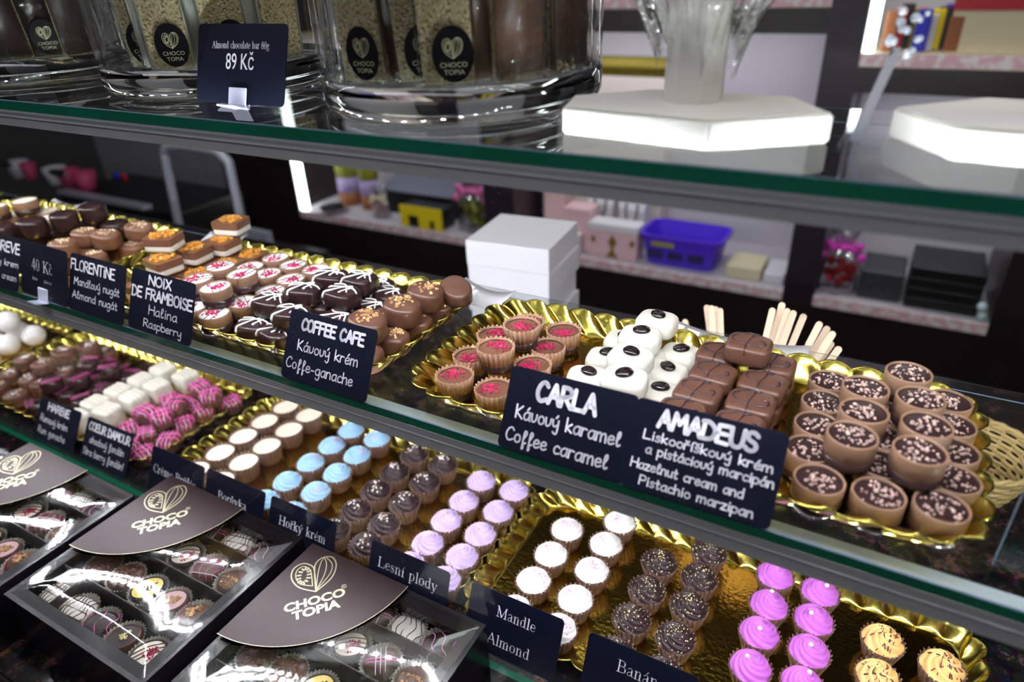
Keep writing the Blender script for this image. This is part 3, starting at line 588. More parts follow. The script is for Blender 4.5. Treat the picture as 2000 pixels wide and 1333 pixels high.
def K_swirl(seed, mat, peak=0.0, H=0.0112, twist=2.4, deco=None, amp=0.0023, ridges=6, rough=0.0):
    rng = random.Random(seed); out = fl_cup(); sw = swirl_mesh(mat, H=H, peak=peak, twist=twist, seed=seed, amp=amp, ridges=ridges, rough=rough); out.append(('frosting', sw, 0))
    top = lambda x, y: 0.0188 + H * (1 - min(1, math.hypot(x, y) / 0.0152) ** 2.3) + 0.0004
    if deco == 'pink':
        bm = bmesh.new(); cx, cy = rng.uniform(-.006, .006), rng.uniform(-.005, .007)
        for _ in range(26):
            x, y = cx + rng.gauss(0, .0032), cy + rng.gauss(0, .0026)
            ball(bm, (x, y, top(x, y)), 0.0007, 1)
        out.append(('pink_sprinkles', finish(bm, 'pink_sprinkles', PINK), 1))
    if deco == 'pearls':
        for mt, nm, n, r0 in ((PEARL, 'sugar_pearls', 9, .0011), (COPPER, 'bronze_pearls', 9, .0008)):
            bm = bmesh.new(); cx, cy = rng.uniform(-.003, .003), rng.uniform(-.002, .004)
            for _ in range(n):
                x, y = cx + rng.gauss(0, .0042), cy + rng.gauss(0, .0036); ball(bm, (x, y, top(x, y) + .0004), r0, 2)
            out.append((nm, finish(bm, nm, mt), 1))
    if deco == 'gold':
        bm = bmesh.new()
        for _ in range(95):
            q = 0.0146 * math.sqrt(rng.random()); a = rng.random() * 2 * PI; x, y = q * math.cos(a), q * math.sin(a); ball(bm, (x, y, top(x, y) + .0001), .00062, 1)
        out.append(('gold_sprinkles', finish(bm, 'gold_sprinkles', GOLDD), 1))
    if deco == 'pearl1':
        bm = bmesh.new(); x, y = 0.0042 + rng.uniform(-.001, .001), 0.0005 + rng.uniform(-.002, .003); ball(bm, (x, y, top(x, y) + .0014), .00185, 3)
        out.append(('sugar_pearl', finish(bm, 'sugar_pearl', PEARL), 0))
    if deco == 'drizzle':
        for mt, nm, n in ((DRIZ, 'dark_drizzle', 3), (PLUM, 'berry_drizzle', 3)):
            bm = bmesh.new()
            for _ in range(n):
                a = rng.random() * PI; o = rng.uniform(-.008, .008); pts = []
                for k in range(13):
                    u = -0.0148 + k * 0.0296 / 12; x = u * math.cos(a) - o * math.sin(a) + rng.uniform(-.0004, .0004); y = u * math.sin(a) + o * math.cos(a) + rng.uniform(-.0004, .0004)
                    if math.hypot(x, y) < 0.0150: pts.append((x, y, top(x, y) + .0002))
                if len(pts) > 3: tube(bm, pts, rng.uniform(.00035, .0006), 5)
            out.append((nm, finish(bm, nm, mt), 0))
    return out
PLUM = pm('berry_drizzle', s(150, 60, 80), 0.3)
def put(kind, parts, loc, rz, label, cat, group, tilt=(0, 0), sc=1.0):
    t = thing(kind, label, cat, loc, (tilt[0], tilt[1], rz), group)
    if sc != 1.0: t.scale = (sc, sc, sc)
    for nm, me, st in parts:
        o = link(nm, me, t)
        if st: o['kind'] = 'stuff'
    return t
# ================================================================ the place
# ---------------------------------------------------------------- room shell (shop floor 1.0 m below the counter top)
FZ = -1.0
struct('floor', boxme('floor', FLOORM, -4.6, 2.2, -1.6, 2.32, FZ - 0.05, FZ))
struct('ceiling', boxme('ceiling', CEILM, -4.6, 2.2, -1.6, 2.32, 2.0, 2.05))
struct('wall_left', boxme('wall_left', WALLM, -4.65, -4.6, -1.6, 2.32, FZ, 2.0))
struct('wall_right', boxme('wall_right', WALLM, 2.2, 2.25, -1.6, 2.32, FZ, 2.0))
struct('wall_front', boxme('wall_front', WALLM, -4.6, 2.2, -1.65, -1.6, FZ, 2.0))
struct('wall_back', boxme('wall_back', GREY, -4.6, 2.2, 2.3, 2.35, FZ, 2.0))

# back wall unit: dark carcass with grey niches, paper-edged shelves
YB = 1.7
unit = thing('wall_cabinet', 'dark wood wall cabinet with grey lit niches behind the counter', 'cabinet', (0, YB, FZ))
def upart(name, mat, x0, x1, y0, y1, z0, z1, parent=unit):
    return link(name, boxme(name, mat, x0, x1, y0 - YB, y1 - YB, z0 - FZ, z1 - FZ), parent)
YK = 2.05
upart('plinth_panel', WENGE, -2.62, 0.75, YB, YK + 0.1, FZ + 0.002, -0.425)
for x0, x1, mt in ((-2.62, -2.19, WENGE), (-1.262, -1.140, PILAS), (-0.224, -0.138, PILAS), (0.298, 0.75, WENGE)):
    upart('upright', mt, x0, x1, YB, YK, -0.425, 1.95)
upart('back_panel', GREY, -2.19, 0.298, YK, YK + 0.02, -0.425, 1.95)
for x0, x1, hz in ((-2.19, -1.262, (-0.425, 0.25)), (-1.140, -0.224, (-0.425, 0.372)), (-0.138, 0.298, (-0.425, 0.238))):
    for k, z in enumerate(hz):
        sh = upart('niche_shelf', CREAMC if k else GREY, x0, x1, YB + 0.004, YK, z + 0.001, z + 0.034)
        o = link('shelf_front', boxme('shelf_front', STRIP, x0, x1, YB - 0.002 - YB, 0.004, z + 0.004 - FZ, z + 0.034 - FZ), sh)
        if k: upart('header', WENGE, x0, x1, YB, YB + 0.05, z - 0.058, z)
l_ = link('light_strip', boxme('light_strip', NLED, -2.188, -2.150, 0.004, 0.020, -0.388 - FZ, 0.18 - FZ), unit); l_['label'] = 'white light strip on the left jamb'
l_ = link('light_strip', boxme('light_strip', NLED, -0.136, -0.112, 0.004, 0.020, 0.274 - FZ, 0.75 - FZ), unit)
for x0, x1, z, pw in ((-2.15, -1.28, 0.245, 1.0), (-1.12, -0.25, 0.36, 1.9), (-0.12, 0.28, 0.175, 0.9), (-0.12, 0.28, 0.95, 1.4)):
    area('niche_lamp', ((x0 + x1) / 2, YB + 0.12, z - 0.01), (0, 0, 0), x1 - x0, 0.04, pw, (0.95, 0.95, 1.0))

# ---------------------------------------------------------------- the counter and the glass case
ct = thing('display_counter', 'dark speckled granite counter carrying the glass display case', 'counter', (0, 0, FZ))
bm = bmesh.new(); box(bm, -2.0, 0.62, -0.205, 0.64, -0.03 - FZ, -FZ); bmesh.ops.bevel(bm, geom=bm.edges[:], offset=0.003, segments=2, affect='EDGES'); link('granite_top', finish(bm, 'granite_top', GRAN, False), ct)
link('front_panel', boxme('front_panel', BLACK, -1.98, 0.6, -0.19, 0.62, 0.002, -0.03 - FZ), ct)
fm = font_mesh('5°', 0.055, INKG, 0.0, 0.8); link('printed_sign', fm, ct, (-0.712, -0.1905, -0.172 - FZ), (PI / 2, 0, 0))
X0, X1 = -1.62, 0.42
def glass_slab(name, label, x0, x1, y0, y1, z0, z1):
    bm = bmesh.new(); v, fs = box(bm, x0, x1, y0, y1, z0, z1)
    for i in (2, 3, 5): fs[i].material_index = 1
    bmesh.ops.bevel(bm, geom=[e for e in bm.edges if abs(e.verts[0].co.x - e.verts[1].co.x) > 0.1], offset=0.0006, segments=1, affect='EDGES', material=2)
    return tag(link(name, finish(bm, name, [SHELF, EDGE, EDGEB], False)), label, 'glass shelf')
glass_slab('glass_shelf', 'green-edged glass shelf carrying the gold praline trays and handwritten cards', X0, X1, 0.0, 0.212, ZM - 0.008, ZM)
glass_slab('glass_shelf', 'green-edged glass shelf carrying the glass jars and white wooden stands', X0, X1, 0.0, 0.152, ZT - 0.0083, ZT)
ZU = 0.80
glass_slab('glass_shelf', 'glass shelf above the jars, over the top of the picture', X0, X1, 0.0, 0.152, ZU - 0.008, ZU)
def led_strip(z, label, plate=0.015, up=True, led=None):
    t = thing('led_strip', label, 'light strip', ((X0 + X1) / 2, 0, z)); hw = (X1 - X0) / 2
    bm = bmesh.new(); box(bm, -hw, hw, 0.0002, 0.0022, -plate, -0.0001); box(bm, -hw, hw, 0.0022, 0.009, -plate + 0.0030, -plate + 0.0042); box(bm, -hw, hw, -0.0006, 0.0002, -plate * 0.42, -plate * 0.36)
    link('profile', finish(bm, 'profile', ALU, False), t)
    bm = bmesh.new(); box(bm, -hw, hw, 0.0022, 0.0185, -0.0014, -0.0001); box(bm, -hw, hw, 0.0172, 0.0185, -plate + 0.0042, -0.0014); link('channel', finish(bm, 'channel', ALUL, False), t)
    bm = bmesh.new(); x = -hw + 0.01
    while x < hw - 0.01:
        box(bm, x - 0.0018, x + 0.0018, 0.0046, 0.0078, -plate + 0.0023, -plate + 0.0029)
        if up: box(bm, x - 0.0018, x + 0.0018, 0.0187, 0.0192, -0.0095, -0.0060)
        x += 0.0166
    d = link('diodes', finish(bm, 'diodes', led or LED, False), t); d['kind'] = 'stuff'
led_strip(ZM - 0.008, 'grey light strip under the front edge of the praline shelf', 0.0155)
led_strip(ZT - 0.0083, 'grey light strip under the front edge of the jar shelf', 0.0125)
led_strip(ZU - 0.008, 'light strip under the topmost shelf above the jars', 0.0125, False, LEDU)
bm = bmesh.new(); v, fs = box(bm, X0, X1, -0.0085, -0.0025, 0.0002, ZT - 0.0090)
for i in (0, 3, 5): fs[i].material_index = 1
tag(link('front_glass', finish(bm, 'front_glass', [PANE, EDGE], False)), 'clear dusty front glass pane standing on the granite before the trays', 'glass pane')
for x in (X0 - 0.008, X1 + 0.001):
    bm = bmesh.new(); v, fs = box(bm, x, x + 0.006, -0.0085, 0.215, 0.0002, ZU + 0.02)
    for i in (0, 1, 2, 4): fs[i].material_index = 1
    tag(link('side_glass', finish(bm, 'side_glass', [SHELF, EDGE], False)), 'glass side panel closing the %s end of the case' % ('left' if x < 0 else 'right'), 'glass pane')
bm = bmesh.new(); v, fs = box(bm, 0.0835, 0.30, 0.0245, 0.0275, ZM + 0.0003, ZT - 0.03)
for i in (2, 4): fs[i].material_index = 0
for i in (3, 5): fs[i].material_index = 1
tag(link('acrylic_divider', finish(bm, 'acrylic_divider', [ACRYL, pm('acrylic_edge', s(92, 112, 132), 0.15)], False)), 'clear acrylic divider standing at the right end of the praline shelf', 'divider')

# ---------------------------------------------------------------- gold trays
TM = tray_mesh('gold_tray', 0.360, 0.1590); TL = tray_mesh('gold_tray', 0.397, 0.1860)
def tray(me, x, y, z, label): return tag(link('gold_tray', me, None, (x, y, z + 0.0002)), label, 'tray', 'scalloped gold trays')
tray(TM, -0.1015, 0.0915, ZM, 'scalloped gold tray under raspberry cups, coffee bean pralines, swirl squares and nib cups')
tray(TM, -0.4870, 0.0915, ZM, 'scalloped gold tray under almond squares, raspberry rounds and dark squiggle pralines')
tray(TM, -0.8780, 0.0915, ZM, 'blurred scalloped gold tray at the far left of the middle shelf')
tray(TM, -1.2650, 0.0915, ZM, 'scalloped gold tray beyond the left edge of the middle shelf')
tray(TL, -0.0600, 0.1090, 0, 'scalloped gold tray under white, gold-sprinkled, magenta and apricot cups')
tray(TL, -0.4620, 0.1090, 0, 'scalloped gold tray under cream, blue, pearl-topped and lilac cups')
tray(TL, -0.8850, 0.1090, 0, 'scalloped gold tray under dark pralines, white cubes and pink-striped pralines')
tray(TL, -1.2940, 0.1090, 0, 'scalloped gold tray at the lower far left under white balls')
B0, B1 = ZM + 0.0012, 0.0012          # tray floors
R_ = random.Random(7)
def spread(pts, dmin, it=60):
    """nudge neighbours apart until they only touch"""
    P_ = [list(p) for p in pts]
    for _ in range(it):
        for i in range(len(P_)):
            for j in range(i):
                dx, dy = P_[i][0] - P_[j][0], P_[i][1] - P_[j][1]; d_ = math.hypot(dx, dy)
                if d_ < dmin:
                    k = (dmin - d_) / 2 / (d_ + 1e-9); P_[i][0] += dx * k; P_[i][1] += dy * k; P_[j][0] -= dx * k; P_[j][1] -= dy * k
    return P_
def pile(kind, cat, group, variants, pts, z, labels, dmin=0, rot=True, tilts=None, rots=None, sc=1.0):
    P_ = spread([(x * 1e-3, y * 1e-3) for x, y in pts], dmin)
    for i, (x, y) in enumerate(P_):
        rz = R_.random() * 2 * PI if rot is True else (R_.uniform(-rot, rot))
        if rots and rots[i] is not None: rz = rots[i]
        put(kind, variants[i % len(variants)], (x, y, z), rz, labels[i], cat, group, tilts[i] if tilts and tilts[i] else (0, 0), sc)

# --- raspberry-topped cups
V = [K_cup(i) for i in range(4)]; g = 'raspberry-topped milk chocolate cups'
b = 'raspberry-topped milk chocolate cup '
pile('chocolate_cup', 'praline', g, V, [(-247, 36), (-212, 33), (-205, 130), (-205, 101.5), (-203, 73), (-251, 65), (-252, 101), (-238, 131)], B0,
     [b + 'at the front left corner of the tray', b + 'beside the top left corner of the CARLA card', b + 'at the back right of its cluster', b + 'on the tray in front of the back right one', b + 'half hidden by the CARLA card',
      b + 'on the tray peeking out left of the large stacked one', b + 'sliver behind the front stacked cup, by the left tray wall', b + 'peeking out behind the rear stacked cup'], 0.0278)
pile('chocolate_cup', 'praline', g, V[2:] + V[:2], [(-224, 57), (-223, 94)], B0 + 0.0183, [b + 'stacked in front, showing its dark base', b + 'stacked behind the front stacked one'], 0.028)
# --- white pralines with coffee beans
V = [K_bean(i) for i in range(4)]; g = 'white pralines with a coffee bean'; b = 'white praline with a dark coffee bean, '
pile('bean_praline', 'praline', g, V, [(-164, 84.5), (-162, 115), (-160, 146), (-114, 144.5), (-115.5, 115), (-112, 86.5), (-138, 72), (-137, 101), (-137, 130)], B0,
     [b + 'bottom left row, nearest the CARLA card', b + 'bottom left row, second from the front', b + 'bottom left row, rearmost behind the upper ones', b + 'bottom right row, rearmost', b + 'bottom right row, middle', b + 'bottom right row, front with half its bean hidden', b + 'underneath the frontmost upper one', b + 'underneath the second upper one', b + 'underneath the third upper one'], 0, 0.08,
     rots=[0.25, 0.15, 0.1, -0.05, -0.1, -0.12, 0, 0, 0])
pile('bean_praline', 'praline', g, V, [(-138, 157), (-141, 127.5), (-137, 96.5), (-130.5, 67.5)], B0 + 0.0178,
     [b + 'topmost row, rearmost', b + 'topmost row, third from the front', b + 'topmost row, second from the front', b + 'topmost row, frontmost above the CARLA card'], 0, 0.1, tilts=[(0, 0), (0.03, 0.0), (0.03, 0), (0.06, 0)])
# --- swirl squares
V = [K_amad(i) for i in range(5)]; g = 'milk chocolate squares with a dark swirl'; b = 'milk chocolate square with dark swirl, '
xy = [(-84, 133), (-47, 134), (-81, 105), (-48.5, 106.5), (-83.5, 78), (-50.5, 79.5), (-87, 51), (-52, 52.5)]
nm = ['left column, rearmost', 'right column, rearmost', 'left column, third from the front', 'right column, third from the front', 'left column, second from the front', 'right column, second from the front', 'left column, front, cut by the AMADEUS card', 'right column, front, cut by the AMADEUS card']
pile('swirl_praline', 'praline', g, V, xy, B0, [b + 'lower layer, ' + q for q in nm], 0, 0.04)
pile('swirl_praline', 'praline', g, V, xy, B0 + 0.0142, [b + 'upper layer, ' + q for q in nm], 0, 0.08)
pile('swirl_praline', 'praline', g, V[2:], [(-64, 129)], B0 + 0.0286, ['milk chocolate square with dark swirl lying alone on top of the others'], 0, 0.03)
# --- round cups with nibs
V = [K_nib(i) for i in range(6)]; g = 'round cups with almond nibs'; b = 'round cup with almond nibs, '
pile('nib_cup', 'praline', g, V, [(-10, 141), (-10.5, 112), (-10.5, 84.5), (-10, 57), (-3, 35), (27.5, 36), (57, 38), (62.5, 64.5), (62.5, 92), (61.5, 120), (60, 148), (27, 60), (25, 88), (25, 116), (25, 144)], B0,
     [b + 'left column on the tray, rearmost', b + 'left column on the tray, fourth from the front', b + 'left column on the tray, third from the front', b + 'left column on the tray, second, partly under a stacked cup', b + 'front row, left, next to the AMADEUS card', b + 'front row, middle', b + 'front row, right, heaped with nibs',
      b + 'right column on the tray, second from the front', b + 'right column on the tray, third from the front', b + 'right column on the tray, fourth from the front', b + 'right column on the tray, rearmost', b + 'dark one in the gap between the two front stacked cups', b + 'middle column on the tray, third, under the stack', b + 'middle column on the tray, fourth, under the stack', b + 'middle column on the tray, rearmost, under the stack'], 0.0275)
pile('nib_cup', 'praline', g, V[3:] + V[:3], [(11, 111), (12.5, 83.5), (9, 55.5), (33.5, 141), (41, 112), (45, 84), (42.5, 56.5)], B0 + 0.0183,
     [b + 'stacked left column, rearmost', b + 'stacked left column, middle', b + 'stacked left column, front, showing its dark base', b + 'stacked highest at the very back', b + 'stacked right column, third from the front', b + 'stacked right column, second from the front', b + 'stacked right column, front, showing its dark base'], 0.0275)
# --- raspberry rounds
V = [K_noix(i) for i in range(5)]; g = 'white-topped raspberry rounds'; b = 'white-topped round praline with raspberry crumbs, '
pile('raspberry_round', 'praline', g, V, [(-551, 122), (-521, 115), (-545, 151), (-514, 143), (-484, 145), (-489, 115), (-487, 87), (-492, 59), (-496, 36), (-525, 37), (-520, 60), (-521, 87), (-550, 60), (-551, 91)], B0,
     [b + 'beside the almond squares, on the tray', b + 'in the centre of the cluster, on the tray', b + 'at the back left corner of the cluster', b + 'back row, middle', b + 'back row, right, touching the dark pralines', b + 'right column, third from the back', b + 'right column, pale one with few crumbs', b + 'right column, beside a dark squiggle praline', b + 'front row, right, on the tray edge', b + 'front row, left, next to the NOIX card', b + 'under the front stacked round', b + 'under the rear right stacked round', b + 'under the front left stacked round', b + 'under the rear left stacked round'], 0.0285)
pile('raspberry_round', 'praline', g, V[2:] + V[:2], [(-539, 54), (-508, 48), (-510, 80), (-544, 84)], B0 + 0.0165, [b + 'stacked, above the corner of the NOIX card', b + 'stacked in front, showing its dark base', b + 'stacked at the rear right', b + 'stacked at the rear left'], 0.0285)
# --- dark squiggle pralines
V = [K_square(i) for i in range(5)]; g = 'dark pralines with white squiggles'; b = 'dark chocolate praline with white squiggle, '
pile('squiggle_praline', 'praline', g, V, [(-386, 136), (-382, 106), (-396, 77), (-453, 37), (-424, 37), (-440, 62), (-430, 92), (-434, 122), (-404, 48), (-408, 148)], B0,
     [b + 'rearmost right, beside the milk ovals', b + 'right side, second from the back', b + 'behind the COFFEE CAFE card, low', b + 'front left on the tray with a zigzag', b + 'frontmost on the tray, left of the COFFEE CAFE card', b + 'under the left stacked one', b + 'under the middle stacked one', b + 'under the rear stacked ones', b + 'low, behind the corner of the COFFEE CAFE card', b + 'under the rear right stacked one'], 0.0265, 0.35)
pile('squiggle_praline', 'praline', g, V[2:] + V[:2], [(-450, 56), (-439, 86), (-438, 119), (-415, 46), (-403, 95), (-408, 125)], B0 + 0.0155,
     [b + 'stacked at the left beside the raspberry rounds', b + 'stacked second from the left, behind the front ones', b + 'stacked at the back left', b + 'stacked touching the left corner of the COFFEE CAFE card', b + 'stacked large in the middle right', b + 'stacked at the back right'], 0.0265, 0.3)
# --- milk ovals with caramel crumbs
V = [K_oval(i, w_=0.0285, d_=0.0245) for i in range(4)]; g = 'milk chocolate ovals with caramel crumbs'; b = 'milk oval with caramel crumbs, '
pile('oval_praline', 'praline', g, V, [(-330, 70), (-329, 100), (-328, 131), (-332, 40), (-358, 98), (-358, 67), (-357, 130)], B0,
     [b + 'on the tray, second from the front along the right edge', b + 'on the tray, third along the right edge', b + 'on the tray, fourth along the right edge', b + 'on the tray, frontmost by the COFFEE CAFE card', b + 'dark shaded one low behind the stack', b + 'under the front stacked oval', b + 'under the rear stacked oval'], 0.029, 0.4)
pile('oval_praline', 'praline', g, V[1:], [(-334, 91), (-333, 122), (-343, 57)], B0 + 0.0172, [b + 'stacked in the middle with a large crumb patch', b + 'stacked at the back', b + 'stacked in front above the COFFEE CAFE card'], 0.029, 0.3, tilts=[(0.1, 0.1), (0.08, 0.12), (0.05, 0.12)], sc=1.13)
pile('oval_praline', 'praline', g, [K_oval(9, cn=0)], [(-316, 145)], B0 + 0.0175, ['plain milk chocolate oval leaning behind the rear stacked oval'], 0, 0.3, tilts=[(0.25, 0.3)])
# --- almond squares
V = [K_flor(i) for i in range(4)]; g = 'almond-topped layered squares'; b = 'layered square with caramelised almonds, '
pile('almond_square', 'praline', g, V, [(-620, 50), (-589, 60), (-591, 91), (-588, 122), (-583, 151), (-622, 85), (-620, 116), (-616, 146)], B0,
     [b + 'on the tray, frontmost behind the FLORENTINE card', b + 'on the tray behind the NOIX card', b + 'on the tray, low right of the stack', b + 'on the tray, right side, second from the back', b + 'on the tray, right side, rearmost', b + 'on the tray under the front stacked one', b + 'on the tray under the middle stacked one', b + 'on the tray under the rear stacked one'], 0.0, 0.1)
pile('almond_square', 'praline', g, V[1:], [(-621, 77), (-617, 109), (-608, 139)], B0 + 0.0168, [b + 'second layer, front, showing its white base', b + 'second layer, middle', b + 'second layer, third from the front'], 0, 0.15)
pile('almond_square', 'praline', g, V[2:], [(-633, 92), (-607, 155)], B0 + 0.0336, [b + 'topmost at the left of the stack', b + 'topmost at the back of the stack'], 0, 0.2, rots=[0.35, 0.25])
# --- far left tray on the middle shelf
V = [K_noix(20 + i, 0.015, 0.017, CREAM, None) for i in range(2)]; g = 'cream-topped rounds at the far left'; b = 'blurred round praline with pale cream top, '
pile('cream_round', 'praline', g, V, [(-948, 143), (-976, 112), (-918, 128)], B0, [b + 'low behind the stacked ones', b + 'low at the left edge of the picture', b + 'low beside the dark domes'], 0.03)
pile('cream_round', 'praline', g, V, [(-957, 127), (-968, 97)], B0 + 0.0175, [b + 'stacked, second from the left edge', b + 'stacked, cut by the left edge of the picture'], 0.03)
V = [K_oval(30 + i, DARK, NUTS, 0.032, 0.030, 0.019, 0) for i in range(2)]; g = 'dark domes at the far left'; b = 'blurred plain dark chocolate dome, '
pile('dark_dome', 'praline', g, V, [(-812, 148), (-846, 140), (-850, 108), (-862, 76), (-874, 45), (-894, 100)], B0, [b + 'low at the back beside the bright tray wall', b + 'low under the rear stacked dome', b + 'low in the middle', b + 'low, second from the card', b + 'low behind the 40 price card', b + 'low at the left'], 0.031)
pile('dark_dome', 'praline', g, V, [(-832, 139), (-836, 107), (-848, 76), (-862, 50)], B0 + 0.021, [b + 'stacked, rearmost', b + 'stacked, third from the front', b + 'stacked, second from the front', b + 'stacked, frontmost above the left card'], 0.031, 0.5)
V = [K_oval(40 + i, MILK, NUTS, 0.032, 0.026, 0.0155, 26) for i in range(3)]; g = 'milk ovals with chopped nuts'; b = 'blurred milk chocolate oval with chopped nuts, '
pile('nut_oval', 'praline', g, V, [(-742, 74), (-728, 113), (-765, 45), (-775, 92), (-738, 144), (-805, 88), (-790, 122)], B0, [b + 'low in front by the tray edge', b + 'low at the back right', b + 'low behind the FLORENTINE card', b + 'low in the middle', b + 'low at the back corner', b + 'low at the left by the dark domes', b + 'low behind the stacked ones'], 0.029, 0.4)
pile('nut_oval', 'praline', g, V[1:], [(-745, 97), (-733, 129), (-773, 91), (-762, 59)], B0 + 0.0172, [b + 'stacked in the middle right', b + 'stacked at the back right', b + 'stacked at the left', b + 'stacked in front above the 40 price card'], 0.029, 0.3, tilts=[(0.05, 0.1), (0.06, 0.15), None, None])

# ---------------------------------------------------------------- lower level: cups with frosting, in columns
def columns(kind, variants, group, base, cols, names, z=B1, jitter=0.0008):
    k = 0; ords = ['front', 'second', 'third', 'fourth', 'rearmost']
    for ci, (x, ys) in enumerate(cols):
        for ri, y in enumerate(ys):
            o = ords[ri] if ri < len(ys) - 1 else 'rearmost'
            put(kind, variants[k % len(variants)], (x * 1e-3 + R_.uniform(-1, 1) * jitter, y * 1e-3 + R_.uniform(-1, 1) * jitter, z), R_.random() * 6.28, '%s, %s, %s' % (base, names[ci], {'front': 'frontmost', 'second': 'second from front', 'third': 'third from front', 'fourth': 'fourth from front', 'rearmost': 'rearmost'}[o]), 'frosted cup', group)
            k += 1
YS = [36, 70, 104, 138, 172]
columns('cream_cup', [fl_cup(0.0172, 0.0118, 0.0225, 24, 1, CREAM)], 'cream-filled chocolate cups', 'chocolate cup with flat cream filling', [(-614, YS), (-575, YS)], ['left column', 'right column'])
columns('blue_cup', [K_swirl(i, BLUE, 0.0005, H=0.0095, deco='pink' if i != 1 else None) for i in range(3)], 'blue-frosted cups', 'chocolate cup with blue frosting', [(-506, YS), (-467, YS)], ['left column', 'right column'])
columns('pearl_cup', [K_swirl(10 + i, CHFROST, 0.0, twist=2.6, deco='pearls', amp=0.0027) for i in range(3)], 'chocolate-frosted cups with pearls', 'cup with dark frosting and sugar pearls', [(-410, [36, 67, 100, 134, 168]), (-371, [35, 65, 99, 134, 168])], ['left column', 'right column'])
columns('lilac_cup', [K_swirl(20 + i, LILAC, 0.0, ridges=7, H=0.0098) for i in range(3)], 'lilac-frosted cups', 'chocolate cup with lilac frosting', [(-318, [35, 65, 97, 129, 163]), (-279.5, [35, 66, 98, 132, 166])], ['left column', 'right column'])
columns('white_cup', [K_swirl(30 + i, WFROST, 0.0, deco='pink', amp=0.0014, H=0.0095) for i in range(3)], 'white-frosted cups', 'cup with white frosting and pink specks', [(-207, [36, 71, 105.5, 141]), (-166, [36, 70, 105, 140.5, 174])], ['left column', 'right column'])
columns('sprinkle_cup', [K_swirl(40 + i, CHFROST, 0.0, twist=2.8, deco='gold', amp=0.0026) for i in range(3)], 'dark cups with gold sprinkles', 'cup with dark frosting and gold sprinkles', [(-115, [37, 72.5, 107.5, 142]), (-78, [37, 71.5, 107.5, 141, 174])], ['left column', 'right column'])
columns('magenta_cup', [K_swirl(50 + i, MAGENTA, 0.003, H=0.0122, twist=2.6, deco='pearl1', amp=0.0018) for i in range(3)], 'magenta-frosted cups', 'cup with magenta frosting and white pearl', [(-19, [38, 73, 106.5, 139.5, 173]), (17.5, [42, 76.5, 108, 141, 173])], ['left column', 'right column'])
columns('apricot_cup', [K_swirl(60 + i, ORANGE, 0.001, twist=1.6, deco='drizzle') for i in range(3)], 'apricot-frosted cups', 'cup with apricot frosting and dark drizzle', [(67, [40, 74, 109, 145]), (109, [35, 70, 105, 140])], ['left column', 'right column'])

# --- lower left tray: mixed pralines
V = [K_oval(70 + i, DARK, PEARL, 0.030, 0.028, 0.017, 8) for i in range(2)]; g = 'dark pralines with pink top'; b = 'blurred dark praline with pinkish top, '
def pinkdome(seed):
    rng = random.Random(seed); bm = bmesh.new(); pillow(bm, 0.0285, 0.0285, 0.017, 2, 0.006, 0.001, 0.001); a = finish(bm, 'coating', DARK)
    bm = bmesh.new()
    for k in range(5): tube(bm, drape([(-0.012 + 0.002 * k + rng.uniform(-.001, .001), 0.012 - u * 0.004) for u in range(7)], 0.0285, 0.0285, 0.0172), 0.0007, 5)
    return [('coating', a, 0), ('pink_lines', finish(bm, 'pink_lines', pm('plum_icing', s(140, 50, 100), 0.4)), 0)]
V = [pinkdome(i) for i in range(3)]
dx = [(-953, 70), (-922, 72), (-946, 104), (-914, 107), (-945, 143), (-914, 142), (-934, 38), (-903, 36), (-885, 70), (-883, 104), (-884, 138)]
pile('dark_pink_praline', 'praline', g, V, dx, B1, [b + 'low, ' + q for q in ('second row, left', 'second row, middle', 'third row, left', 'third row, middle', 'back row, left', 'back row, middle', 'front row, left', 'front row, right', 'second row, right beside the white cubes', 'third row, right', 'back row, right')], 0.029)
pile('dark_pink_praline', 'praline', g, V, [(-940, 66), (-914, 88), (-938, 118), (-903, 126)], B1 + 0.0185, [b + 'stacked, front', b + 'stacked, second', b + 'stacked, third', b + 'stacked, rearmost'], 0.029)
V = [K_oval(75 + i, MILKD, PEARL, 0.030, 0.027, 0.0165, 22) for i in range(3)]; g = 'milk pralines with pale flakes'; b = 'blurred milk praline with pale flakes, '
pile('flake_praline', 'praline', g, V, [(-1050, 100), (-1014, 108), (-1052, 66), (-1010, 70), (-1002, 140), (-1048, 138), (-984, 37), (-982, 168), (-983, 104), (-1030, 36), (-980, 70), (-1030, 168)], B1, [b + 'low, ' + q for q in ('third row, left', 'third row, middle', 'second row, left', 'second row, middle', 'fourth row, middle', 'fourth row, left', 'front row by the left card', 'back row, right', 'third row, right', 'front row, left', 'second row, right', 'back row, left')], 0.031)
pile('flake_praline', 'praline', g, V[1:], [(-1035, 84), (-998, 88), (-1000, 122), (-985, 148)], B1 + 0.0185, [b + 'stacked, front left', b + 'stacked, front right', b + 'stacked, middle', b + 'stacked, rearmost'], 0.031)
def cube_p(seed):
    rng = random.Random(seed); bm = bmesh.new(); pillow(bm, 0.030, 0.029, 0.024, 5, 0.004, 0.001, 0.001); a = finish(bm, 'coating', WHITE)
    bm = bmesh.new()
    for k in range(4): tube(bm, drape([(-0.017 + u * 0.0034, -0.009 + k * 0.006 + rng.uniform(-.0005, .0005)) for u in range(11)], 0.030, 0.029, 0.024), 0.0008, 5)
    return [('coating', a, 0), ('icing_lines', finish(bm, 'icing_lines', CREAM), 0)]
V = [cube_p(i) for i in range(2)]; g = 'white iced cubes'; b = 'white iced chocolate cube, '
pile('white_cube', 'praline', g, V, [(-853, 70), (-821, 66), (-852, 102), (-819, 101), (-849, 134), (-816, 134), (-846, 166), (-800, 168)], B1, [b + q for q in ('left column, frontmost', 'right column, frontmost', 'left column, second', 'right column, second', 'left column, third', 'right column, third', 'left column, rearmost', 'right column, rearmost')], 0, 0.1)
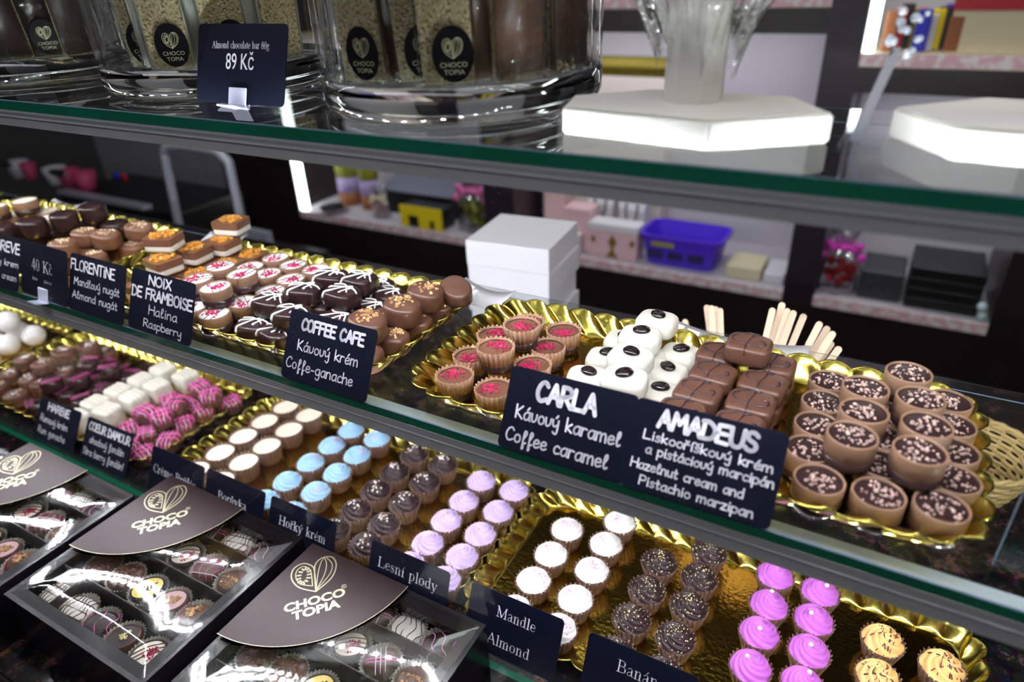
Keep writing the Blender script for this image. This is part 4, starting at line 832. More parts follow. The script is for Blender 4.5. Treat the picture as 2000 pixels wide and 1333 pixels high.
pile('white_cube', 'praline', g, V, [(-845, 38)], B1, [b + 'alone in front, behind the left name card'], 0, 0.1)
def stripe_p(seed):
    rng = random.Random(seed); bm = bmesh.new(); w_, d_ = rng.uniform(.027, .031), rng.uniform(.024, .027); pillow(bm, w_, d_, 0.016, 2.4, 0.005, 0.001, 0.001); a = finish(bm, 'coating', MILKD)
    bm = bmesh.new(); bw = bmesh.new()
    for k in range(4):
        tube(bm if k % 2 else bw, drape([(-0.017 + u * 0.0034, -0.008 + k * 0.005 + rng.uniform(-.001, .001)) for u in range(11)], w_, d_, 0.0163), 0.001 if k % 2 else 0.0007, 5)
        if k < 2: tube(bm, drape([(-0.006 + k * 0.009 + rng.uniform(-.001, .001), -0.015 + u * 0.003) for u in range(11)], w_, d_, 0.0163), 0.001, 5)
    return [('coating', a, 0), ('pink_stripes', finish(bm, 'pink_stripes', HOTPINK), 0), ('pale_stripes', finish(bw, 'pale_stripes', PINK), 0)]
V = [stripe_p(i) for i in range(4)]; g = 'milk pralines with pink stripes'; b = 'milk chocolate praline with pink icing stripes, '
pile('pink_stripe_praline', 'praline', g, V, [(-771, 62), (-740, 66), (-765, 94), (-750, 128), (-718, 98), (-752, 160), (-720, 130), (-700, 158), (-704, 66), (-708, 36), (-740, 36), (-772, 34), (-780, 125)], B1, [b + 'low, ' + q for q in ('second row, left', 'second row, middle', 'third row, left', 'fourth row, left', 'third row, middle', 'back row, left', 'fourth row, middle', 'back row, right', 'second row, right by the tray edge', 'front row, right', 'front row, middle', 'front row, left', 'fourth row beside the white cubes')], 0.029, 1.0)
pile('pink_stripe_praline', 'praline', g, V[1:], [(-757, 78), (-738, 108), (-728, 80), (-712, 140), (-742, 148)], B1 + 0.018, [b + 'stacked, ' + q for q in ('front left', 'middle', 'front right', 'rear right', 'rear left')], 0.028, 1.0)
def whiteball(seed):
    bm = bmesh.new(); ball(bm, (0, 0, 0.0165), 0.0165, 4); return [('coating', finish(bm, 'coating', WFROST), 0)]
pile('white_truffle', 'praline', 'white truffle balls', [whiteball(0)], [(-1135, 146), (-1168, 142), (-1140, 110), (-1176, 106), (-1120, 70), (-1160, 66)], B1, ['blurred white truffle ball, ' + q for q in ('rearmost at the left edge', 'rear, left', 'middle, right', 'middle, left', 'front, right', 'front, left')], 0.034)
pile('white_truffle', 'praline', 'white truffle balls', [whiteball(0)], [(-1150, 126)], B1 + 0.030, ['blurred white truffle ball, topmost'], 0)

# ---------------------------------------------------------------- name cards
W1, W2 = 1.9, 1.05
card(-0.8000, -0.0010, ZM, 0, 64, 'handwritten card cut off at the left edge of the middle shelf', [('LOUREVE', 20, 83, 38, 10, W1), ('Liskovy krem', 12, 83, 24, 6, W2), ('Hazelnut cream', 10, 82, 10, 6, W2)])
card(-0.7130, 0.0012, ZM, -2, 72, 'printed 40 Kč price card in a clear clip foot', [('40 Kč', 22, 60, 27, 11, 0.5, 0.95), ('1 kus - 1 piece', 18, 58, 17, 3, 0.3, 0.5)], serif=True, clip=True, name='price_card')
card(-0.6270, -0.0005, ZM, -0.5, 68, 'handwritten FLORENTINE card on the middle shelf', [('FLORENTINE', 2, 70, 39, 9.5, 1.7), ('Mandlový nugát', 8, 78, 25, 7, W2), ('Almond nugát', 6, 76, 12, 7, W2)])
card(-0.5360, 0.0000, ZM, -0.5, 67, 'handwritten NOIX DE FRAMBOISE card', [('NOIX', 25, 55, 43, 8, W1), ('DE FRAMBOISE', 3, 84, 30, 9, W1), ('Halina', 28, 66, 17, 8, W2), ('Raspberry', 22, 73, 5, 7, W2)])
card(-0.3440, -0.0012, ZM, -0.5, 63, 'handwritten COFFEE CAFE card on the middle shelf', [('COFFEE CAFE', 14, 75, 40, 8.5, 2.1), ('Kávový krém', 13, 73, 24, 8, W2), ('Coffe-ganache', 4, 71, 9, 8, W2)])
card(-0.1480, -0.0012, ZM, 0.5, 62, 'handwritten CARLA card in front of the coffee bean pralines', [('CARLA', 21, 61, 36, 12, 2.9), ('Kávový karamel', 9, 80, 21.5, 8.5, 1.25), ('Coffee caramel', 5, 75, 6, 8.5, 1.25)])
card(-0.0630, -0.0012, ZM, 0.5, 61.5, 'handwritten AMADEUS card in front of the swirl squares', [('AMADEUS', 15, 70, 40, 10, 2.5), ('Liskooříškový krém', 8, 81, 31, 5.5, 1.0), ('a pistáciový marcipán', 11, 83, 23, 5.5, 1.0), ('Hazelnut cream and', 4, 69, 13, 5.5, 1.0), ('Pistachio marzipan', 11, 76, 4, 5.5, 1.0)])
card(-0.8446, 0.0005, 0, 0, 58, 'blurred handwritten card HARBIE at the lower left', [('HARBIE', 20, 64, 41, 9, 2.0), ('Rumový krém', 9, 66, 25, 8, W2), ('Rum ganache', 9, 66, 10, 8, W2)])
card(-0.7440, 0.0005, 0, 0.5, 58, 'blurred handwritten card before the pink-striped pralines', [("COEUR DAMOUR", 6, 82, 40, 9, 2.0), ('Jahodový fondán', 8, 76, 25, 8, W2), ('Strawberry fondán!', 4, 80, 10, 8, W2)])
SW, SB = 0.40, 1.0
card(-0.6170, 0.0010, 0, 0, 64, 'printed Crème Brûlée card half hidden by a brown box flap', [('Crème Brûlée', 6, 76, 26, 9, SW, SB)], serif=True)
card(-0.5270, 0.0030, 0, 0, 66, 'printed Borůvka card in front of the blue cups', [('Borůvka', 20, 62, 27, 8.5, SW, SB)], serif=True)
card(-0.4330, 0.0030, 0, 0, 66, 'printed Hořký krém card in front of the pearl-topped cups', [('Hořký krém', 14, 75, 29, 9, SW, SB)], serif=True)
card(-0.3040, 0.0030, 0, 0, 68, 'printed Lesní plody card in front of the lilac cups', [('Lesní plody', 10, 75, 32, 9.5, SW, SB)], serif=True)
card(-0.1975, 0.0030, 0, 0, 66, 'printed Mandle Almond card in front of the white cups', [('Mandle', 27, 63, 34, 9, SW, SB), ('Almond', 22, 62, 9, 9, SW, SB)], serif=True)
card(-0.0905, 0.0030, 0, 0, 66, 'printed Banán card in front of the gold-sprinkled cups', [('Banán', 26, 58, 33, 9.5, SW, SB)], serif=True)
card(0.0000, 0.0035, 0, 0, 67, 'dark name card cut off at the bottom edge, right of the Banán card', [], serif=True)
c = card(-0.4195, 0.0440, ZT, 2, 70, 'printed 89 Kč almond chocolate bar price card between two jars', [('Almond chocolate bar 80g', 15, 70, 37.5, 4.6, 0.22, 0.45)], serif=True, clip=True, name='price_card')
link('price', font_mesh('89 Kč', 0.0155, INK, 0.0, 0.72), c, (0, 0.0235, 0.0004))
# ---------------------------------------------------------------- things on the upper shelf
def at(px, py, y=None, z=None):
    """point of the place seen at a spot of the 2000 x 1333 picture, on a plane y = .. or z = .."""
    v = Vector(((px - 1000) / 1333, (py - 666.5) / 1333, 1)); d_ = _r * v.x + _d * v.y + _f * v.z
    t = (y - CAM.y) / d_.y if y is not None else (z - CAM.z) / d_.z
    return CAM + d_ * t
def bevbox(name, mat, w_, d_, h, bev=0.001, z0=0.0):
    return boxme(name, mat, -w_ / 2, w_ / 2, -d_ / 2, d_ / 2, z0, z0 + h, bev=bev)
GPALE = pm('pale_gold_print', s(240, 230, 192), 0.35, metal=0.25)
STICKM = pm('black_sticker', s(16, 14, 22), 0.25, coat=0.3)
def sticker_parts():
    bm = bmesh.new(); flat_outline(bm, [(0.0118 * math.cos(2 * PI * k / 40), 0.0150 * math.sin(2 * PI * k / 40)) for k in range(40)], 0, 0.0003); a = finish(bm, 'sticker', STICKM, False)
    bm = bmesh.new(); pod_logo(bm, 0.00105, 0.00042, 0.00042); b = finish(bm, 'logo', GPALE, False)
    return a, b, font_mesh('CHOCO', 0.0038, GPALE, 0.0, 1.1), font_mesh('TOPIA', 0.0038, GPALE, 0.0, 1.1)
STK = sticker_parts()
def add_sticker(parent, loc):
    a = link('sticker', STK[0], parent, loc, (PI / 2, 0, 0))
    link('logo', STK[1], a, (0, 0.0030, 0)); link('lettering', STK[2], a, (0, -0.0068, 0.0004)); link('lettering', STK[3], a, (0, -0.0107, 0.0004))
def bar_meshes(mat):
    L_ = 0.125
    bm = bmesh.new(); box(bm, -0.0150, 0.0150, -0.0046, 0.0006, 0, L_); bmesh.ops.bevel(bm, geom=bm.edges[:], offset=0.0014, segments=2, affect='EDGES'); a = finish(bm, 'chocolate', mat)
    bm = bmesh.new(); box(bm, -0.0147, 0.0147, 0.0004, 0.0046, 0.0004, L_ - 0.0004); bmesh.ops.bevel(bm, geom=bm.edges[:], offset=0.0008, segments=1, affect='EDGES'); b = finish(bm, 'almond_crust', SPECK, False)
    bm = bmesh.new(); rs = []
    for i in range(14):
        z = -0.0006 + i * (L_ + 0.004) / 13; ring = []
        for x, y in superell(0.0335, 0.0122, 5, 1.0, 28): ring.append((x + 0.0008 * noise.noise((x * 90, z * 60, 1)), y + 0.0009 * noise.noise((x * 120, y * 90, z * 70)), z))
        rs.append(ring)
    rings(bm, rs); c_ = finish(bm, 'wrapper', CELLO)
    return a, b, c_
BARS = {'white': bar_meshes(WHITE), 'milk': bar_meshes(MILK), 'dark': bar_meshes(DARK)}
bm = bmesh.new()
for sx in (-1, 1):
    v = [bm.verts.new(p) for p in ((sx * 0.001, -0.0066, 0.0), (sx * 0.004, -0.0082, 0.008), (sx * 0.0075, -0.0096, -0.004), (sx * 0.0095, -0.0102, -0.022), (sx * 0.0055, -0.0106, -0.030), (sx * 0.001, -0.0098, -0.020))]
    bm.faces.new(v)
box(bm, -0.003, 0.003, -0.0095, -0.0055, -0.001, 0.006)
RIB = finish(bm, 'ribbon', GREEN, False)
def jar(cx, cy, label, choc, spec):
    n = 96; R1, R0, Hh = 0.0940, 0.0890, 0.150
    t = thing('glass_jar', label, 'jar', (cx, cy, ZT + 0.0003), group='glass jars of wrapped chocolate bars')
    bm = bmesh.new(); lathe(bm, [(R1, 0.0215), (R1, Hh - 0.002), (R1 - 0.0015, Hh), (R0 + 0.001, Hh), (R0, Hh - 0.002), (R0, 0.0215)], n, cap0=False, cap1=False); link('wall', finish(bm, 'wall', JARG), t)
    bm = bmesh.new(); lathe(bm, [(R1 - 0.009, 0), (R1 - 0.005, 0.0006), (R1 - 0.0018, 0.0028), (R1, 0.007), (R1, 0.0212), (R0, 0.0212), (R0 - 0.004, 0.0190), (0.03, 0.0185)], n); link('base', finish(bm, 'base', JARB), t)['label'] = 'thick clear glass base'
    for i, (phi, r, face, stick, tw, rib, lab) in enumerate(spec):
        a = math.radians(phi); x, y = cx + (r - .004) * math.sin(a), cy - (r - .004) * math.cos(a)
        m = BARS[choc]; b_ = thing('chocolate_bar', lab, 'chocolate bar', (x, y, ZT + 0.0215), (0, 0, a + math.radians(tw)), 'wrapped chocolate bars in the jars')
        b_.rotation_euler = (Matrix.Rotation(a + math.radians(tw), 3, 'Z') @ Matrix.Rotation(0.03, 3, 'X') @ Matrix.Rotation(random.Random(i + int(phi)).uniform(-.05, .02), 3, 'Y')).to_euler()
        back = face == 'nut'
        for nm, me in zip(('chocolate', 'almond_crust', 'wrapper'), m): link(nm, me, b_, rot=(0, 0, PI if back else 0))
        if stick: add_sticker(b_, (stick, -0.0069, 0.0165))
        if rib: link('ribbon', RIB, b_, (0, 0, rib))
    return t
def bl(colour, face, where, jar_): return '%s chocolate bar, %s, %s, in the %s jar' % (colour, 'almond side out' if face == 'nut' else 'smooth side out', where, jar_)
spec = []
for phi, r, face, st, tw, rib, where in ((-17, 0.079, 'nut', .004, 18, 0, 'leftmost with a round sticker'), (-1, 0.064, 'choc', 0, 12, .083, 'second from the left'), (12, 0.066, 'nut', .003, 10, 0, 'third, set back behind'), (27, 0.079, 'nut', .004, 2, 0, 'middle with a round sticker'), (43, 0.064, 'choc', 0, 0, .086, 'right of the middle sticker'), (59, 0.079, 'choc', 0, -6, 0, 'third from the right'), (76, 0.064, 'choc', 0, -16, 0, 'second from the right'), (95, 0.079, 'choc', 0, -24, 0, 'rightmost')):
    spec.append((phi, r, face, st, tw, rib, bl('milk', face, where, 'right-hand')))
for k, phi in enumerate((125, 160, 195, 230, 265, 300)): spec.append((phi, .066, 'choc', 0, 0, 0, bl('milk', 'choc', '%s of the back ring' % ('right', 'rear right', 'rear', 'rear left', 'left', 'front left')[k], 'right-hand')))
jar(-0.272, 0.1125, 'clear thick-based glass jar of milk chocolate bars, right of the 89 Kč card', 'milk', spec)
spec = []
for phi, r, face, st, tw, rib, where in ((-8, 0.064, 'nut', .001, 26, 0, 'leftmost seen edge-on'), (8, 0.064, 'choc', 0, 30, 0, 'second from the left, narrow'), (24, 0.079, 'nut', .004, 12, 0, 'third with a round sticker'), (40, 0.064, 'choc', 0, 4, .080, 'fourth, wide smooth face'), (56, 0.079, 'nut', .004, 0, 0, 'fifth, half behind the price card'), (72, 0.064, 'choc', 0, -8, .084, 'sixth above the price card'), (89, 0.079, 'nut', 0, -14, 0, 'second from the right'), (106, 0.064, 'choc', 0, -26, .088, 'rightmost')):
    spec.append((phi, r, face, st, tw, rib, bl('white', face, where, 'middle')))
for k, phi in enumerate((135, 170, 205, 240, 275, 310)): spec.append((phi, .066, 'choc', 0, 0, 0, bl('white', 'choc', '%s of the back ring' % ('right', 'rear right', 'rear', 'rear left', 'left', 'front left')[k], 'middle')))
jar(-0.522, 0.1220, 'clear thick-based glass jar of white chocolate bars, left of the 89 Kč card', 'white', spec)
spec = []
for phi, r, face, st, tw, rib, where in ((20, 0.064, 'choc', 0, 10, 0, 'left'), (42, 0.079, 'choc', 0, 6, 0, 'middle'), (62, 0.066, 'choc', .003, 0, .078, 'right with a round sticker'), (84, 0.079, 'choc', 0, -10, .084, 'rightmost')):
    spec.append((phi, r, face, st, tw, rib, bl('dark', face, where, 'left-hand')))
for k, phi in enumerate((120, 160, 200, 240, 280, 320)): spec.append((phi, .066, 'choc', 0, 0, 0, bl('dark', 'choc', '%s of the back ring' % ('right', 'rear right', 'rear', 'rear left', 'left', 'front left')[k], 'left-hand')))
jar(-0.770, 0.1150, 'clear glass jar of dark chocolate bars cut by the left edge of the picture', 'dark', spec)

def hex_board(pts, h, name='board'):
    bm = bmesh.new(); flat_outline(bm, pts, 0, h); bmesh.ops.bevel(bm, geom=bm.edges[:], offset=0.0012, segments=2, affect='EDGES'); return finish(bm, name, WPAINT, False)
t = thing('wooden_stand', 'white wooden stand with angular base and eight-sided post on the jar shelf', 'stand', (0, 0, ZT + 0.0002))
link('base_board', hex_board([(-0.0810, 0.0250), (-0.0310, 0.0585), (-0.0560, 0.0985), (-0.1340, 0.1010), (-0.1700, 0.0700), (-0.1610, 0.0360)], 0.0140), t)
bm = bmesh.new(); flat_outline(bm, [(-0.103 + 0.0158 * math.cos((k + .5) * PI / 4 + 0.12), 0.0755 + 0.0158 * math.sin((k + .5) * PI / 4 + 0.12)) for k in range(8)], 0.0141, 0.17); link('post', finish(bm, 'post', WPAINT, False), t)
zc = at(1360, 70, y=0.07).z - ZT
bm = bmesh.new(); rs = []; NC = 140; rr = random.Random(3)
ph = [rr.uniform(-1, 1) for _ in range(40)]
for i in range(9):
    u = i / 8; ring = []
    for k in range(NC):
        th = 2 * PI * k / NC
        rag = 0.010 * (ph[int(th / (2 * PI) * 26) % 26]) * (1 - u) + 0.006 * math.sin(17 * th) * (1 - u)
        r = 0.021 + 0.034 * u ** 1.2 + 0.0035 * math.sin(13 * th + 3 * u) * (0.3 + u) + 0.002 * math.sin(29 * th)
        ring.append((-0.103 + r * math.cos(th), 0.0755 + r * math.sin(th), zc - 0.006 + rag + 0.062 * u))
    rs.append(ring)
rings(bm, rs, cap0=False, cap1=False); link('cellophane_wrap', finish(bm, 'cellophane_wrap', thin('crinkled_cellophane', (0.93, 0.93, 0.93, 1), 0.10, 0.08, wave=1.0, power=1.6, wscale=60)), t)['label'] = 'crinkled clear cellophane hanging over the post'
t = thing('wooden_stand', 'white wooden stand with angular base cut off by the right edge of the jar shelf', 'stand', (0, 0, ZT + 0.0002))
link('base_board', hex_board([(0.0185, 0.0450), (0.0980, 0.0370), (0.1380, 0.0640), (0.1180, 0.1120), (0.0310, 0.1210), (-0.0080, 0.0830)], 0.0140), t)
bm = bmesh.new(); flat_outline(bm, [(0.066 + 0.0158 * math.cos((k + .5) * PI / 4), 0.080 + 0.0158 * math.sin((k + .5) * PI / 4)) for k in range(8)], 0.0141, 0.17); link('post', finish(bm, 'post', WPAINT, False), t)
# slanting sign holder between the two stands
t = thing('sign_holder', 'slanting clear plastic sign holder between the two white stands', 'sign holder', (-0.0205, 0.056, ZT + 0.0002))
tp = at(1752, 95, y=0.080) - Vector((-0.0205, 0.056, ZT))
bm = bmesh.new(); d_ = tp.normalized(); sd = d_.cross(Vector((0, 1, 0))).normalized() * 0.0022; nn = d_.cross(sd).normalized() * 0.0008
rings(bm, [[Vector((0, 0, 0.0022)) + q for q in (sd + nn, sd - nn, -sd - nn, -sd + nn)], [tp + q for q in (sd + nn, sd - nn, -sd - nn, -sd + nn)]]); link('arm', finish(bm, 'arm', pm('smoky_plastic', s(70, 72, 86), 0.15, coat=0.4), False), t)
link('foot', boxme('foot', ACRYL, -0.006, 0.012, -0.004, 0.024, 0.0, 0.0020), t)
bm = bmesh.new(); rr = random.Random(5)
for _ in range(14): ball(bm, tp + Vector((rr.uniform(-.004, .010), rr.uniform(-.006, .006), rr.uniform(-.002, .016))), rr.uniform(.0012, .0022), 2)
link('crystal_beads', finish(bm, 'crystal_beads', pm('crystal', s(220, 226, 240), 0.05, coat=1.0)), t)

# ---------------------------------------------------------------- boxes of pralines in front of the glass
BW, BD, BH = 0.180, 0.163, 0.0272
bm = bmesh.new(); box(bm, 0, BW, 0, BD, 0, 0.002); box(bm, 0, 0.0012, 0, BD, 0.002, BH - 0.0012); box(bm, BW - 0.0012, BW, 0, BD, 0.002, BH - 0.0012); box(bm, 0.0012, BW - 0.0012, 0, 0.0012, 0.002, BH - 0.0012); box(bm, 0.0012, BW - 0.0012, BD - 0.0012, BD, 0.002, BH - 0.0012); B_BODY = finish(bm, 'body', BOXB, False)
bm = bmesh.new(); q = 0.0125
for d4 in ((0, BW, 0, q), (0, BW, BD - q, BD), (0, q, q, BD - q), (BW - q, BW, q, BD - q)): box(bm, *d4, BH - 0.0011, BH)
box(bm, q, BW - q, BD - q - 0.002, BD - q, BH - 0.008, BH - 0.0011); B_FRAME = finish(bm, 'lid_frame', BOXB, False)
bm = bmesh.new(); nx_, ny_ = 64, 56; gv = []
for j in range(ny_ + 1):
    row = []
    for i in range(nx_ + 1):
        x, y = q * 0.3 + (BW - q * 0.6) * i / nx_, q * 0.3 + (BD - q * 0.6) * j / ny_
        e = min(1, min(i, nx_ - i, j, ny_ - j) / 8)
        row.append(bm.verts.new((x, y, BH + 0.0003 + e * (0.0011 * math.sin(x * 36 + 1.4 * math.sin(y * 26)) * math.cos(y * 30 + 0.6) + 0.0016))))
    gv.append(row)
for j in range(ny_):
    for i in range(nx_): bm.faces.new((gv[j][i], gv[j][i + 1], gv[j + 1][i + 1], gv[j + 1][i]))
B_FILM = finish(bm, 'window_film', FILM)
bm = bmesh.new()
for yy in (0.0445, 0.0865, 0.1255): box(bm, q, BW - q, yy - 0.0006, yy + 0.0006, 0.002, BH - 0.0022)
for xx in (0.041, ): box(bm, xx - 0.0005, xx + 0.0005, 0.002, 0.0439, 0.002, BH - 0.003)
B_DIV = finish(bm, 'divider_insert', pm('divider_card', s(58, 44, 44), 0.3), False)
fr = 0.105; fp = [(0, BD)] + [(fr * math.sin(a * PI / 2 / 36), BD - fr * math.cos(a * PI / 2 / 36)) for a in range(37)]
bm = bmesh.new(); flat_outline(bm, fp, BH + 0.0030, BH + 0.0036); B_FLAP = finish(bm, 'brand_flap', SLEEVE, False)
bm = bmesh.new()
stroke2d(bm, fp[1:], 0.0005, BH + 0.00365); B_FEDGE = finish(bm, 'foil_edge', GPALE, False)
bm = bmesh.new(); pod_logo(bm, 0.0035, 0, 0.0011); B_LOGO = finish(bm, 'logo', GPALE, False)
B_T1 = font_mesh('CHOCO', 0.0115, GPALE, 0.00045, 1.12); B_T2 = font_mesh('TOPIA', 0.0115, GPALE, 0.00045, 1.12); B_T3 = font_mesh('®', 0.006, GPALE, 0, 1)
bm = bmesh.new(); box(bm, 0, BW, 0, BD, 0, BH - 0.0005); B_CLOSED = finish(bm, 'body', BOXB, False)
def choc_box(x, yb, z, label):
    t = thing('praline_box', label, 'praline box', (x, yb - BD, z), group='windowed praline boxes')
    for nm, me in (('body', B_BODY), ('lid_frame', B_FRAME), ('window_film', B_FILM), ('divider_insert', B_DIV)): link(nm, me, t)
    f = link('brand_flap', B_FLAP, t); f['label'] = 'brown quarter-round card flap with gold logo'
    link('foil_edge', B_FEDGE, f)
    rz = math.radians(48); up = Vector((-math.sin(rz), math.cos(rz), 0)); ap = Vector((0, BD, BH + 0.0038)); bi = Vector((1, -1, 0)).normalized()
    link('logo', B_LOGO, f, ap + bi * 0.039, (0, 0, rz)); c0 = ap + bi * 0.0690
    link('lettering', B_T1, f, c0, (0, 0, rz)); link('lettering', B_T2, f, c0 - up * 0.0100, (0, 0, rz)); link('lettering', B_T3, f, c0 + Vector((math.cos(rz), math.sin(rz), 0)) * 0.024 + up * 0.0075, (0, 0, rz))
    return t
def paper_cup():
    bm = bmesh.new(); md = lambda th, k: ((0.0, 0.0, .0004, .0008, .0009)[k] * math.cos(34 * th), 0.0003 * math.cos(17 * th) if k >= 3 else 0)
    lathe(bm, [(0.006, 0.0), (0.0125, 0.0002), (0.0140, 0.005), (0.0165, 0.0115), (0.0178, 0.0135)], 136, md, cap1=False); return finish(bm, 'paper_cup', PAPER)
PCUP = paper_cup()
def wrapcup(parts): return parts + [('paper_cup', PCUP, 0)]
def shell_oval(fillm, topm=None, tn=0, size=0.0019, lines=None, shell=None):
    bm = bmesh.new(); w_, d_ = 0.030, 0.025
    rings(bm, [[(x, y, z) for x, y in superell(w_, d_, 2.1, k, 40)] for k, z in ((0.85, 0.0012), (0.95, 0.004), (1.0, 0.0148), (0.97, 0.0158), (0.90, 0.0158), (0.88, 0.0150))], cap1=False); a = finish(bm, 'shell', shell or DARK)
    bm = bmesh.new(); rings(bm, [[(x, y, z) for x, y in superell(w_, d_, 2.1, k, 40)] for k, z in ((0.89, 0.0151), (0.5, 0.0154), (0.05, 0.0155))], cap0=False); b = finish(bm, 'filling', fillm); out = [('shell', a, 0), ('filling', b, 0)]
    if topm:
        bm = bmesh.new(); crumbs(bm, tn, 0.0055, 0.0158, size, random.Random(tn), (0.002, -0.001), 0.6, maxr=0.010); out.append(('crumb_topping', finish(bm, 'crumb_topping', topm, False), 1))
    if lines:
        bm = bmesh.new()
        for k in range(3): tube(bm, smooth_path([(-0.0135, -0.005 + k * .004, 0.0158), (0, -0.002 + k * .004, 0.0158), (0.0135, -0.004 + k * .004, 0.0158)], 4), 0.0005, 5)
        out.append(('drizzle', finish(bm, 'drizzle', lines), 0))
    return wrapcup(out)
def lined(mat, lm, n=6, cross=False, lm2=None, w_=0.030, d_=0.025, h=0.0155, ex=3.2, name='drizzle'):
    bm = bmesh.new(); pillow(bm, w_, d_, h - 0.001, ex, 0.0035, 0.0008, 0.001, z0=0.001); out = [('coating', finish(bm, 'coating', mat), 0)]
    bm = bmesh.new(); b2 = bmesh.new()
    for k in range(n):
        x = -0.0125 + k * 0.025 / (n - 1); p = [(x + 0.002 * math.sin(u * 0.9 + k), -0.0145 + u * 0.0029) for u in range(11)]; tube(bm, drape(p, w_, d_, h), 0.00042, 5)
        if cross and k % 2 == 0: tube(b2, drape([(-0.017 + u * 0.0034, x * 0.75) for u in range(11)], w_, d_, h), 0.0005, 5)
    out.append((name, finish(bm, name, lm), 0))
    if cross: out.append(('cross_drizzle', finish(b2, 'cross_drizzle', lm2 or lm), 0))
    else: b2.free()
    return wrapcup(out)
def truffle():
    bm = bmesh.new(); pillow(bm, 0.032, 0.027, 0.014, 3, 0.004, 0.001, 0.001, z0=0.001)
    for v in bm.verts: v.co += Vector((noise.noise(v.co * 260), noise.noise(v.co * 260 + Vector((9, 0, 0))), noise.noise(v.co * 260 + Vector((0, 9, 0))))) * 0.0011
    out = [('coating', finish(bm, 'coating', MILKD), 0)]; bm = bmesh.new(); crumbs(bm, 80, 0.0125, 0.0150, 0.0042, random.Random(4), (0, 0), 0.35, gauss=False, maxr=0.0125); out.append(('chocolate_flakes', finish(bm, 'chocolate_flakes', MILK, False), 1)); return wrapcup(out)
def chunky(mat, cm, n, size, lm):
    o = lined(mat, lm, 2, ex=2.2); bm = bmesh.new(); crumbs(bm, n, 0.0075, 0.0160, size, random.Random(n), (-0.002, 0.001), 0.8, maxr=0.011); o.insert(1, ('crumb_topping', finish(bm, 'crumb_topping', cm, False), 1)); return o
def heart():
    bm = bmesh.new(); pts = []
    for k in range(48):
        a = 2 * PI * k / 48; pts.append((0.0009 * 16 * math.sin(a) ** 3, 0.00085 * (13 * math.cos(a) - 5 * math.cos(2 * a) - 2 * math.cos(3 * a) - math.cos(4 * a)) + .001))
    rings(bm, [[(x * k, y * k, z) for x, y in pts] for k, z in ((0.94, 0.001), (1.0, 0.003), (1.0, 0.0115), (0.95, 0.0140), (0.82, 0.0153), (0.4, 0.0158), (0.05, 0.0159))]); out = [('coating', finish(bm, 'coating', MILKD), 0)]
    bm = bmesh.new(); b2 = bmesh.new()
    tube(bm, drape([(-0.014 + u * .0028, 0.004 - u * .0006) for u in range(11)], .028, .026, .0160), .0005, 5); tube(bm, drape([(-0.014 + u * .0028, 0.001 - u * .0006) for u in range(11)], .028, .026, .0160), .0005, 5)
    for k in range(3): tube(b2, drape([(-0.006 + k * .004 + u * .0004, -0.012 + u * .0024) for u in range(11)], .028, .026, .0160), .0004, 5)
    out += [('pink_lines', finish(bm, 'pink_lines', HOTPINK), 0), ('white_lines', finish(b2, 'white_lines', ICING), 0)]; return wrapcup(out)
BK = {'lined white square': lined(WHITE, MILKD, 6, True), 'white square': lined(WHITE, DARK, 6, True, MILKD), 'dark praline with pink lines': lined(DARK, HOTPINK, 3, ex=2.2), 'dark shell with gold flakes': shell_oval(DARK, GOLDD, 16, .0024, shell=MILKD), 'white oval with raspberry crumbs': shell_oval(CREAM, RASP, 40, .0018, MILKD), 'chocolate truffle block': truffle(),
      'yellow oval with dark crumbs': shell_oval(YELLOW, DARK, 30, .0016), 'pale oval with caramel pieces': shell_oval(PINKC, CARAM, 26, .0028, shell=MILKD), 'milk praline with caramel chunks': chunky(MILKD, CARAM, 16, .0040, HOTPINK), 'plaid milk praline': lined(MILKD, HOTPINK, 4, True, ICING, ex=2.6), 'milk praline with caramel bits': K_oval(88, MILKD, CARAM, 0.030, 0.025, 0.0155, 22) + [('paper_cup', PCUP, 0)],
      'milk heart': heart(), 'marbled white square': lined(WHITE, DARK, 5, False, ex=4), 'dark praline with pale swirl': lined(DARK, PINK, 4, ex=2.2)}
ROWS = [0.0245, 0.0655, 0.1060, 0.1385]
LAY = [[('lined white square', .0285, 0), ('white square', .058, .1), ('dark praline with pink lines', .088, .5), ('dark shell with gold flakes', .1185, .9), ('white oval with raspberry crumbs', .1500, .9)],
       [('chocolate truffle block', .030, .2), ('chocolate truffle block', .0620, .5), ('yellow oval with dark crumbs', .0925, .9), ('pale oval with caramel pieces', .1225, .8), ('milk praline with caramel chunks', .1520, .5)],
       [('chocolate truffle block', .030, .3), ('dark shell with gold flakes', .0600, .3), ('white oval with raspberry crumbs', .0900, .5), ('plaid milk praline', .1200, .3), ('milk praline with caramel bits', .1510, .6)],
       [('plaid milk praline', .030, .1), ('dark praline with pink lines', .060, .1), ('milk heart', .0900, .4), ('lined white square', .1200, .2), ('dark praline with pale swirl', .1510, .7)]]
LAY3 = [r[:] for r in LAY]; LAY3[2] = [('chocolate truffle block', .030, .3), ('chocolate truffle block', .0600, .3), ('white oval with raspberry crumbs', .0900, .5), ('milk heart', .1200, .8), ('milk praline with caramel bits', .1510, .6)]; LAY3[3] = LAY3[3][:3] + [('marbled white square', .1200, .2), ('dark praline with pale swirl', .1510, .7)]
RN = ['front row', 'second row', 'third row', 'back row']; CN = ['leftmost', 'second from left', 'middle', 'fourth from left', 'rightmost']
